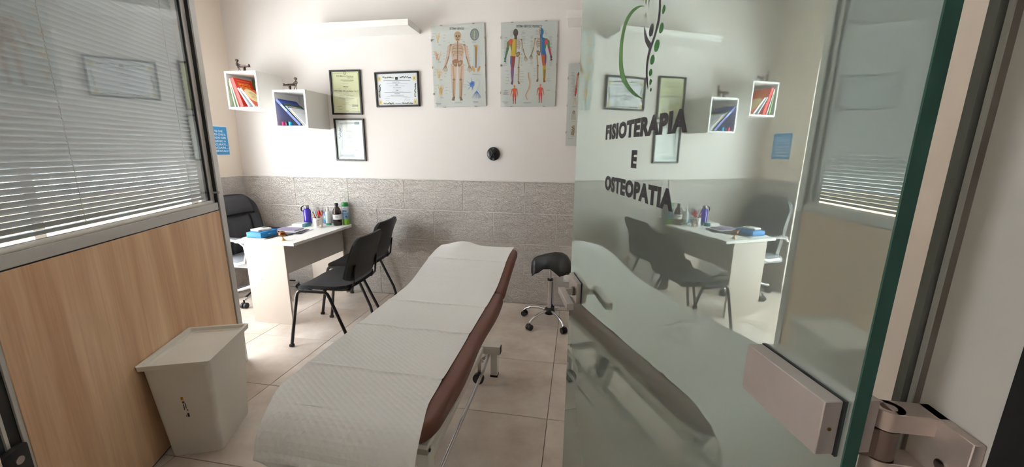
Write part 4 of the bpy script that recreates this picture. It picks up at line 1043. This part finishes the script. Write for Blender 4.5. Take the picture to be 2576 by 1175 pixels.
def post1(p):
    p.text('SISTEMA NERVOSO', 343, 176, 524, 148, (58, 58, 62), .03)
    skeleton(p, 443, 198, 850, skin=(204, 178, 168), bone=(182, 146, 108))
    p.ell(424, 560, 36, 26, (150, 98, 62), n=12)
    for cx_, cy_, sx, sy, c in ((222, 275, 90, 140, (212, 176, 128)), (222, 495, 120, 120, (200, 138, 92)), (238, 710, 130, 130, (206, 162, 92)), (250, 915, 120, 150, (204, 150, 62))):
        twigs(p, cx_-20, cy_, sx, sy, 6, c, 5); caption(p, cx_-26, cy_+sy*.58, 54, 2)
        for k in range(6): caption(p, cx_+40 if k % 2 else cx_-90, cy_-50+k*18, 36)
    p.ell(652, 234, 54, 74, (98, 108, 106), n=24); p.ell(652, 234, 46, 64, (148, 156, 150), n=24)
    for k in range(14): a = 2*PI*k/14; p.stroke([(652+14*math.cos(a), 234+18*math.sin(a)), (652+30*math.cos(a+.4), 234+38*math.sin(a+.4)), (652+46*math.cos(a), 234+62*math.sin(a))], 4, (98, 108, 108))
    p.stroke([(650, 190), (648, 290)], 8, (206, 196, 160)); caption(p, 616, 322, 72, 2)
    p.stroke([(676, 380), (672, 640)], 76, (196, 204, 220)); p.stroke([(672, 370), (672, 640)], [38, 22], (168, 130, 66)); p.stroke([(672, 380), (672, 640)], 8, (92, 74, 52)); p.rect(642, 362, 694, 380, (186, 140, 70))
    for s in (-1, 1): p.poly([(674+s*12, 660), (674+s*38, 618), (674+s*56, 622), (674+s*44, 668), (674+s*18, 696)], (188, 140, 80))
    caption(p, 610, 716, 134, 2)
    p.poly([(594, 836), (620, 806), (654, 812), (652, 856), (630, 880), (606, 872)], (74, 116, 186)); p.ell(628, 836, 10, 10, (36, 64, 130), n=10)
    for q in (((600, 840), (560, 800)), ((622, 808), (618, 760)), ((606, 870), (572, 912)), ((632, 878), (618, 922)), ((596, 856), (558, 850)), ((634, 878), (640, 916))): p.stroke(q, [6, 2], (74, 116, 186))
    p.stroke([(652, 820), (690, 780), (718, 800), (712, 860), (690, 910), (682, 930)], 12, (150, 170, 176)); p.stroke([(652, 820), (690, 780), (718, 800), (712, 860), (690, 910), (682, 930)], 7, (214, 220, 218))
    for k in range(7): a = -1.2+.4*k; p.stroke([(682, 925), (682+30*math.sin(a), 960), (682+62*math.sin(a), 1000+20*math.cos(a))], [8, 4, 2], (74, 116, 186))
    caption(p, 636, 1056, 70, 2, (84, 90, 120))
    for x, y in ((320, 330), (324, 380), (300, 440), (300, 520), (290, 596), (350, 606), (350, 734), (358, 940), (372, 1012), (470, 296), (500, 320), (502, 332), (545, 380), (556, 416), (560, 446), (575, 476), (575, 520), (580, 548), (520, 610), (524, 668), (520, 850), (524, 876), (520, 968), (526, 980)): caption(p, x, y, 36)
    p.lines(404, 1062, 514, 1074, 2, (120, 122, 126), 3); p.text('Dinamyc', 176, 1090, 244, 1072, (92, 94, 96)); caption(p, 184, 1096, 60)
    p.rect(760, 836, 762, 916, (150, 152, 156))
def body(p, cx_, top, H_, cols, side=None):
    """coloured muscle figure: cols = head, shoulder, chest, arm, hand, thigh outer, thigh, calf, foot"""
    u = H_/8.0; X = lambda a: cx_+a*u; Y = lambda b_: top+b_*u
    S = (side,) if side else (-1, 1)
    for s in S:
        p.stroke([(X(s*.62), Y(1.62)), (X(s*1.02), Y(2.0)), (X(s*1.15), Y(2.9))], [u*.4, u*.46, u*.34], cols[1]); p.stroke([(X(s*1.12), Y(2.7)), (X(s*1.30), Y(3.5)), (X(s*1.45), Y(4.1))], [u*.36, u*.30, u*.20], cols[3])
        p.stroke([(X(s*1.43), Y(4.0)), (X(s*1.50), Y(4.4))], [u*.26, u*.30], cols[4])
        for k in range(4): p.stroke([(X(s*1.48), Y(4.35)), (X(s*(1.36+.10*k)), Y(4.8-.05*abs(k-1)))], u*.08, cols[4])
        p.poly([(X(0), Y(1.35)), (X(s*.3), Y(1.4)), (X(s*.85), Y(1.6)), (X(s*.78), Y(2.4)), (X(s*.62), Y(3.2)), (X(s*.72), Y(3.9)), (X(0), Y(4.0))], cols[2]); p.poly([(X(s*.45), Y(1.45)), (X(s*.88), Y(1.62)), (X(s*.76), Y(2.5)), (X(s*.55), Y(3.3))], cols[1])
        p.stroke([(X(s*.38), Y(3.9)), (X(s*.44), Y(4.8)), (X(s*.44), Y(5.6))], [u*.74, u*.68, u*.44], cols[6]); p.stroke([(X(s*.66), Y(3.9)), (X(s*.62), Y(5.2))], [u*.22, u*.16], cols[5])
        p.stroke([(X(s*.44), Y(5.5)), (X(s*.46), Y(6.2)), (X(s*.42), Y(7.5))], [u*.44, u*.46, u*.24], cols[7]); p.poly([(X(s*.28), Y(7.4)), (X(s*.56), Y(7.4)), (X(s*.68), Y(7.9)), (X(s*.36), Y(8.0))], cols[8])
    p.stroke([(X(0), Y(.9)), (X(0), Y(1.5))], u*.38, cols[0]); p.ell(X(0), Y(.55), u*.36, u*.56, cols[0])
def post2(p):
    p.text('SISTEMA NERVOSO PERIFERICO', 234, 146, 552, 112, (50, 50, 54), .03)
    skeleton(p, 232, 165, 680, half=1, bone=(178, 142, 102))
    body(p, 228, 162, 690, [(84, 70, 66), (120, 108, 40), (190, 160, 40), (34, 96, 56), (26, 90, 70), (50, 84, 150), (128, 38, 44), (110, 70, 116), (92, 52, 70)], -1)
    p.ell(168, 320, 22, 34, (186, 60, 44), n=14)
    skeleton(p, 536, 155, 660, half=1, mirror=-1, bone=(178, 142, 102))
    body(p, 545, 150, 670, [(44, 104, 160), (60, 130, 60), (36, 100, 164), (176, 58, 84), (86, 66, 76), (56, 96, 150), (186, 78, 36), (190, 164, 60), (168, 84, 40)], 1)
    p.ell(606, 322, 22, 36, (196, 70, 90), n=14); p.stroke([(524, 158), (528, 230)], [26, 18], (200, 160, 110)); p.stroke([(590, 660), (588, 790)], [28, 18], (150, 120, 50))
    for cx_, tp_ in ((216, 852), (538, 838)):
        body(p, cx_, tp_, 232, [(206, 130, 60), (196, 90, 50), (196, 84, 46), (190, 110, 60), (200, 160, 90), (180, 60, 40), (188, 66, 44), (150, 50, 36), (130, 44, 34)] if cx_ < 300 else [(196, 110, 70), (196, 76, 60), (200, 84, 62), (170, 90, 56), (190, 140, 90), (170, 50, 50), (176, 44, 60), (170, 40, 48), (120, 40, 40)])
    sp = dense([(388, 700), (392, 760), (406, 810), (400, 880), (372, 940), (358, 985), (376, 1030)], 4)
    p.stroke(sp, [14-6*i/len(sp) for i in range(len(sp))], (204, 150, 110))
    for i, q in enumerate(sp): p.stroke([q, (q[0]+20, q[1]-8)], 4, (206, 176, 140)); p.stroke([(q[0]-8, q[1]), (q[0]+4, q[1])], 4, (170, 110, 80))
    for k in range(26):
        y = 185+k*17
        if y < 660:
            caption(p, 160 if y < 260 else (86 if y < 620 else 80), y, 46); caption(p, 290 if y < 450 else 286, y+4, 60 if y < 350 else 34); caption(p, 474 if y < 250 else 410, y-4, 40); caption(p, 580 if y < 240 else 640, y, 46)
    for x, y in ((90, 680), (110, 720), (110, 760), (104, 800), (100, 834), (222, 730), (280, 685), (284, 712), (284, 752), (280, 786), (280, 812), (446, 650), (450, 680), (440, 734), (610, 654), (610, 776), (612, 800)): caption(p, x, y, 54)
    caption(p, 86, 918, 48, 2); caption(p, 74, 944, 76, 4); caption(p, 608, 910, 52, 2); p.text('Dinamyc', 68, 1070, 140, 1056, (92, 94, 96)); caption(p, 80, 1078, 60); p.lines(310, 1064, 444, 1076, 2, (110, 112, 116), 3)
def post3(p):
    # poster partly hidden by the glass door: arm with muscles, hand, foot bones
    p.stroke([(1020, 690), (1000, 720), (990, 800), (984, 850), (975, 920), (968, 970)], [34, 22, 16, 22, 26, 12], (150, 70, 56)); p.stroke([(1000, 720), (992, 800), (984, 850)], 8, (206, 170, 130)); p.ell(984, 852, 14, 18, (176, 120, 90)); p.stroke([(976, 880), (970, 945)], 12, (196, 40, 34))
    for k in range(5): p.stroke([(966, 985), (945+k*11, 1030), (938+k*13, 1070)], 5, (206, 182, 150))
    for y in range(690, 1000, 15): caption(p, 925+random.uniform(-15, 15), y, 52)
    caption(p, 920, 1090, 70, 2)
    for k in range(5): p.stroke([(950, 1140), (928+k*11, 1190), (922+k*13, 1260)], 5, (172, 150, 128))
    for k in range(9): p.ell(948+random.uniform(-18, 18), 1160+random.uniform(-16, 24), 7, 6, (150, 128, 108), n=7)
    caption(p, 918, 1280, 70)
    p.stroke([(950, 1330), (946, 1400), (930, 1460)], [30, 40, 44], (176, 156, 136))
    for k in range(12): p.ell(942+random.uniform(-18, 18), 1350+k*9, 8, 6, (136, 112, 94), n=7)
    caption(p, 905, 1476, 70); p.text('Dinamyc', 880, 1510, 940, 1496, (92, 94, 96))
    skeleton(p, 1240, 680, 760, bone=(178, 142, 102)); p.lines(1120, 640, 1370, 650, 1, (90, 90, 94), 14, 0)
    for k in range(16): caption(p, 1400 if k % 2 else 1060, 690+k*48, 60)
poster('anatomy poster of the nervous system with one full skeleton, left of the two large ones', [(110, 135), (772, 90), (800, 1108), (160, 1128)], -1.0945, 2.214, .490, .688, -.9, post1)
poster('anatomy poster of the peripheral nerves with two half-coloured bodies', [(45, 90), (750, 55), (720, 1110), (45, 1118)], -.4655, 2.2105, .488, .688, .2, post2)
poster('anatomy poster of arm, hand and foot half hidden behind the glass door edge', [(884, 588), (1610, 560), (1600, 1590), (840, 1602)], .126, 1.869, .490, .686, 0, post3)

# ================================================================== OTHER WALL THINGS
sg = thing('wall_sign', 'blue plastic sign with white capital lettering on the warm side wall', 'sign', (WL, 3.305, 1.41), 0)
boxpart('sign_board', mat('sign_white', (238, 240, 242), .4, noise=.01), sg, (0, -.107, 0), (.005, .107, .283), .001, 1)
p = Print(); p.rect(-.102, .007, .102, .274, (54, 140, 196))
for k, (t_, x1) in enumerate((('A TE CHE', .055), ('CREDI CHE IL', .085), ('MONDO GIRI', .082), ('INTORNO A', .078), ('TE..CURATI...', .092), ('MAGARI...', .096), ("E' CERVICALE?", .092))):
    y = .222-.0315*k; p.text(t_, -.088 if k else -.06, y, x1, y+.019, (240, 244, 248), .02)
p.build('sign_lettering', sg, (.0054, 0, 0), (0, 0, PI/2))
an = thing('wall_anchor', 'round black anchor plate with a cross bar screwed to the white wall', 'wall fitting', (-.7775, WB, 1.45), 0)
RX = Matrix.Rotation(PI/2, 3, 'X')
b = MB(); b.lathe([(.060, 0), (.062, .004), (.060, .012), (.050, .020), (.02, .022)], n=32, m=RX); b.build('plate', mat('anchor_black', (16, 16, 18), .3, noise=.1), an, True)
b = MB(); b.tube([(-.026, -.021, -.036), (0, -.034, 0), (.026, -.021, .036)], .007, 8, flat=.6); b.tube([(.022, -.021, -.034), (0, -.028, 0), (-.022, -.021, .034)], .006, 8, flat=.6); b.build('cross_bar', M_BLKMET, an, True)
for s in (-1, 1):
    b = MB(); b.lathe([(.006, .018), (.011, .019), (.011, .024), (.007, .024), (.007, .021)], (0, 0, 0), n=20, m=RX); o = b.build('screw', mat('anchor_screw', (120, 120, 128), .3, .8, noise=.05), an, True); o.location = (0, 0, s*.047)
sk = thing('socket_box', 'white surface socket box on the stone tiles behind the stool', 'socket', (-.035, WB-.0105, .262), 0)
boxpart('box', M_WHITE, sk, (-.055, -.035, 0), (.055, 0, .10), .004, 2)
b = MB(); b.cyl((-.042, -.0352, .016), (-.042, -.0362, .016), .0035, n=10); b.build('screw', M_STEEL, sk, True)
b = MB(); b.tube([(.002, -.02, .004), (.004, -.022, -.03), (.0, -.02, -.045)], .005, 8); b.build('cable', M_WHITE, sk, True)

# ================================================================== THINGS ON THE DESK
TZ = .732
def on(o, x, y, z=TZ, rz=0.): o.location = (x, y, z); o.rotation_euler = (0, 0, rz); return o
def flat(name, label, cat, m, x, y, w_, d_, h_, rz, z=TZ, bev=.001):
    return on(tag(boxpart(name, m, None, (-w_/2, -d_/2, 0), (w_/2, d_/2, h_), bev, 1), label, cat), x, y, z, rz)
flat('document_stack', 'white papers under the blue box at the desk edge', 'papers', M_PAPER, -2.675, 2.835, .215, .215, .006, 0)
flat('document_sleeve', 'black folder edge showing under the blue box', 'folder', M_BLACK, -2.645, 2.86, .19, .21, .003, 0, TZ+.006)
bx_ = thing('blue_box', 'small bright blue cardboard box on papers at the near desk corner', 'box', (-2.672, 2.830, TZ+.009), 0)
M_BLUE = mat('blue_card', (22, 132, 204), .5, noise=.03)
boxpart('carton', M_BLUE, bx_, (-.070, -.092, 0), (.068, .092, .034), .001, 1); boxpart('lid', M_BLUE, bx_, (-.0705, -.0925, .034), (.0685, .0925, .044), .001, 1)
p = Print(); p.rect(-.03, .018, -.02, .024, (190, 220, 240)); p.rect(-.018, .0195, 0, .0225, (190, 220, 240)); p.build('box_mark', bx_, (.0690, .02, 0), (0, 0, PI/2))
ph = thing('cordless_phone', 'white handset lying on the blue box', 'phone', (-2.680, 2.830, TZ+.0532), math.radians(-12))
boxpart('handset', mat('phone_white', (230, 228, 222), .35, noise=.02), ph, (-.052, -.060, 0), (.052, .060, .020), .006, 3)
boxpart('display', mat('phone_display', (150, 152, 148), .2, noise=.05), ph, (-.02, .01, .0200), (.022, .045, .0206)); boxpart('end_cap', mat('phone_grey', (168, 164, 156), .4, noise=.04), ph, (.030, -.0606, .004), (.0525, -.03, .0175), .002, 1)
fg = thing('brass_figurine', 'brown and gold bird-like figurine on a flared brass foot', 'figurine', (-2.395, 2.735, TZ), math.radians(20))
M_BRASS = mat('old_brass', (196, 168, 122), .35, .7, noise=.1); M_BRONZE = mat('bronze', (118, 72, 36), .3, .7, noise=.25, nscale=30)
b = MB(); b.lathe([(.024, 0), (.022, .003), (.012, .012), (.006, .024), (.005, .034)], n=20); b.build('foot', M_BRASS, fg, True)
b = MB(); b.sphere((0, 0, .056), .026, 18, (1.1, 1, .95)); b.tube([(-.018, 0, .068), (-.03, 0, .078), (-.036, 0, .088)], .008, 8, radii=[.010, .006, .002]); b.tube([(.024, 0, .05), (.036, 0, .042), (.042, 0, .036)], .006, 8, radii=[.008, .005, .003]); b.build('bird_body', M_BRONZE, fg, True)
ca_ = boxpart('calculator', mat('calculator_grey', (74, 74, 80), .45, noise=.05), None, (-.03, -.05, 0), (.03, .05, .012), .003, 2); on(tag(ca_, 'small grey calculator behind the brass figurine', 'calculator'), -2.515, 2.905, TZ, math.radians(-20))
flat('paper_sheets', 'white sheets spread under the lilac notebook', 'papers', M_PAPER, -2.60, 3.085, .30, .21, .006, math.radians(-4))
flat('dark_folder', 'dark blue folder under the white sheets', 'folder', mat('navy_card', (60, 62, 84), .5, noise=.04), -2.545, 3.035, .22, .18, .0035, math.radians(14), TZ+.0063)
flat('white_tray', 'white document wallet under the lilac notebook', 'folder', M_WHITE, -2.605, 3.055, .26, .17, .006, math.radians(2), TZ+.0100)
nb = thing('lilac_notebook', 'lilac notebook lying on white papers', 'notebook', (-2.605, 3.060, TZ+.0163), math.radians(3))
M_LIL = mat('lilac_cover', (142, 134, 166), .45, noise=.03)
boxpart('page_block', M_PAPER, nb, (-.105, -.062, .0015), (.103, .062, .0085)); boxpart('cover', M_LIL, nb, (-.108, -.066, .0085), (.106, .066, .0105), .0005, 1); boxpart('cover', M_LIL, nb, (-.108, -.066, 0), (.106, .066, .0015))
tb = thing('tissue_box', 'white and teal flat carton behind the lilac notebook', 'box', (-2.668, 3.305, TZ), math.radians(6))
boxpart('carton', M_WHITE, tb, (-.065, -.05, 0), (.04, .05, .030), .001, 1); boxpart('carton_end', mat('teal_card', (52, 116, 124), .5, noise=.2, nscale=60), tb, (.04, -.05, 0), (.072, .05, .030), .001, 1)
p = Print(); p.stroke([(-.04, -.02), (-.02, .02), (.01, .0), (.03, .03)], .006, (120, 140, 160)); p.build('carton_print', tb, (0, 0, .0303), (-PI/2, 0, 0))
# purple water bottle
wb = thing('water_bottle', 'translucent purple water bottle with steel cap and strap', 'bottle', (-2.692, 3.435, TZ), math.radians(20))
M_PUR = mat('purple_plastic', (62, 40, 168), .12, noise=.1, nscale=5, coat=.4)
b = MB(); b.lathe([(.030, 0), (.036, .004), (.036, .02), (.0355, .09), (.036, .130), (.033, .145), (.024, .154), (.020, .158), (.020, .165)], n=8*4); b.build('bottle_body', M_PUR, wb, True)
b = MB(); b.lathe([(.0225, .165), (.0235, .167), (.0235, .185), (.0215, .189)], n=28); b.build('cap', M_STEEL, wb, True)
b = MB(); b.tube([(-.018, 0, .186), (-.034, 0, .183), (-.050, 0, .168), (-.053, 0, .145), (-.046, 0, .130), (-.040, 0, .136)], .0035, 8, flat=1.8); b.build('strap', M_BLACK, wb, True)
# mug with pens
mg = thing('pen_mug', 'white printed mug used as a pen holder', 'mug', (-2.478, 3.300, TZ), math.radians(20))
b = MB(); b.lathe([(.0405, 0), (.0415, .003), (.0415, .094), (.0385, .094), (.038, .008), (.001, .006)], n=32); b.build('mug_body', M_WHITE, mg, True)
p = Print()
for k in range(6): p.rect(-.016+random.uniform(0, .006), .022+k*.010, .016-random.uniform(0, .006), .026+k*.010, (150, 96, 80))
p.text('TUTTO', -.018, .082, .018, .089, (110, 84, 74)); p.build('mug_print', mg, (.010, -.0424, 0), (0, 0, .2))
def stick(name, label, cat, m, a, c, r, grp='pens and scissors in the mug'):
    o = MB().cyl(a, c, r, n=10).build(name, m, None, True); o.location = (-2.478, 3.300, TZ); return tag(o, label, cat, grp)
stick('pen', 'black and pale blue pen leaning left out of the mug', 'pen', mat('pen_black', (36, 40, 48), .35, noise=.05), (.012, 0, .012), (-.045, -.005, .150), .0045)
stick('pen', 'pale blue pen beside the black one in the mug', 'pen', mat('pen_cyan', (150, 190, 200), .35, noise=.05), (.010, .014, .012), (-.040, .02, .150), .004)
stick('pencil', 'orange pencil standing in the mug', 'pencil', mat('pencil_orange', (206, 120, 40), .4, noise=.05), (.0, -.02, .012), (-.020, -.024, .135), .004)
stick('pen', 'dark brown pen in the middle of the mug', 'pen', mat('pen_brown', (70, 52, 44), .4, noise=.05), (-.01, .01, .012), (.0, .015, .130), .0045)
stick('marker', 'red pen with a thick barrel in the mug', 'pen', mat('pen_red', (196, 40, 32), .35, noise=.05), (.0, -.01, .012), (.030, -.012, .165), .0058)
def scissors(label, col, dx, rot, yy=3.292):
    t = thing('scissors', label, 'scissors', (-2.478+dx, yy, TZ+.012), rot, 'pens and scissors in the mug')
    m = mat('scissor_%d' % col[0], col, .35, noise=.05)
    for s in (-1, 1):
        b = MB(); b.tube([(.004*s, 0, .0), (.001*s, 0, .07), (-.006*s, 0, .1)], .004, 6, flat=.4); b.build('blade', M_STEEL, t)
        rg = [(-.014*s+.010*math.cos(a), 0, .128+.022*math.sin(a)) for a in [2*PI*k/16 for k in range(16)]]
        b = MB(); b.tube(rg, .0035, 8, closed=True); b.build('handle', m, t, True)
    t.rotation_euler = (0, math.radians(10), rot)
scissors('scissors with blue handles standing in the mug', (44, 62, 110), -.006, .5, 3.316)
scissors('scissors with bright red handles standing in the mug', (222, 52, 32), .010, .2)
lf = thing('small_ornament', 'tiny cream ornament in front of the mug', 'ornament', (-2.425, 3.262, TZ), 0)
b = MB(); b.lathe([(.008, 0), (.009, .006), (.006, .012), (.005, .016)], n=14); b.build('ornament_base', mat('cream_ceramic', (224, 204, 164), .4, noise=.05), lf, True)
b = MB(); b.sphere((0, 0, .024), .010, 12); b.build('ornament_head', mat('pale_ceramic', (236, 228, 210), .35, noise=.04), lf, True)
sb_ = thing('blue_canister', 'grey and blue small canister behind the mug', 'canister', (-2.520, 3.485, TZ), 0)
b = MB(); b.lathe([(.026, 0), (.027, .003), (.027, .085), (.024, .09)], n=20); b.build('can_body', mat('canister_grey', (150, 156, 166), .3, .3, noise=.05), sb_, True)
b = MB(); b.lathe([(.027, .09), (.0275, .092), (.026, .106), (.012, .110)], n=20); b.build('can_lid', mat('canister_blue', (58, 112, 164), .35, noise=.05), sb_, True)
b = MB(); b.lathe([(.0275, .02), (.0277, .021), (.0277, .055), (.0275, .056)], n=20); b.build('can_band', mat('band_blue', (60, 150, 220), .35, noise=.1, nscale=30), sb_, True)
sp_ = thing('spray_bottle', 'slim white spray bottle with green base between mug and brown bottle', 'bottle', (-2.452, 3.425, TZ), math.radians(-60))
b = MB(); b.lathe([(.024, .0), (.0245, .002), (.0245, .022)], n=24); b.build('green_base', mat('mint_label', (90, 170, 140), .4, noise=.1, nscale=40), sp_, True)
b = MB(); b.lathe([(.0245, .022), (.0245, .120), (.021, .134), (.011, .142), (.011, .150)], n=24); b.build('bottle_body', mat('spray_white', (222, 228, 224), .3, noise=.03), sp_, True)
b = MB(); b.lathe([(.011, .150), (.012, .152), (.012, .166), (.008, .170)], n=18); b.box((-.024, -.006, .168), (.010, .006, .182), .003, 2); b.build('pump_head', M_WHITE, sp_, True)
p = Print(); p.lines(-.014, .09, .014, .10, 2, (130, 110, 100), .003); p.ell(0, .065, .012, .018, (150, 180, 160)); p.lines(-.014, .035, .014, .050, 3, (120, 150, 140), .002); p.build('label_print', sp_, (0, -.0252, 0), (0, 0, 0)).rotation_euler = (0, 0, math.radians(75))
bb2 = thing('brown_bottle', 'dark brown glass bottle with a white label', 'bottle', (-2.355, 3.430, TZ), 0)
b = MB(); b.lathe([(.038, 0), (.041, .004), (.041, .062)], n=32); b.lathe([(.0408, .060), (.0408, .112), (.041, .130), (.038, .150), (.030, .170), (.018, .186), (.014, .192), (.014, .200)], n=32); b.build('bottle_body', mat('amber_glass', (44, 18, 14), .08, noise=.1, coat=.5), bb2, True)
b = MB(); b.lathe([(.0413, .062), (.0414, .063), (.0414, .112), (.0413, .113)], n=32); b.build('label', M_PAPER, bb2, True)
b = MB(); b.lathe([(.0165, .198), (.017, .200), (.0165, .220), (.014, .223)], n=24); b.build('cap', M_BLACK, bb2, True)
p = Print(); p.lines(-.014, .082, .016, .096, 3, (110, 112, 116), .002); p.build('label_print', bb2, (.018, -.0376, 0), (0, 0, .45))
cn = thing('aerosol_can', 'tall green and white aerosol can at the desk corner by the wall', 'spray can', (-2.298, 3.485, TZ), 0)
b = MB(); b.lathe([(.030, 0), (.0315, .003), (.0315, .06)], n=28); b.build('green_body', mat('lime_print', (128, 190, 60), .3, noise=.1, nscale=30), cn, True)
b = MB(); b.lathe([(.0315, .06), (.0315, .125)], n=28); b.build('blue_band', mat('sky_print', (140, 178, 214), .3, noise=.15, nscale=30), cn, True)
b = MB(); b.lathe([(.0315, .125), (.0315, .180), (.030, .186)], n=28); b.build('white_band', mat('aerosol_white', (216, 224, 228), .3, noise=.06, nscale=40), cn, True)
b = MB(); b.lathe([(.0300, .186), (.0305, .188), (.0300, .222), (.027, .226)], n=28); b.build('cap', mat('green_cap', (20, 136, 62), .3, noise=.04), cn, True)
p = Print(); p.text('BULL', -.016, .160, .016, .176, (130, 150, 166), .02); p.build('can_lettering', cn, (.012, -.0303, 0), (0, 0, .38))
p = Print(); p.stroke([(.0, .08), (.01, .092), (.016, .086), (.012, .074)], .006, (30, 40, 60)); p.build('can_mark', cn, (.012, -.0303, 0), (0, 0, .38))
p = Print(); p.rect(-.018, .132, .018, .150, (70, 118, 170)); p.build('can_panel', cn, (.012, -.0303, 0), (0, 0, .38))
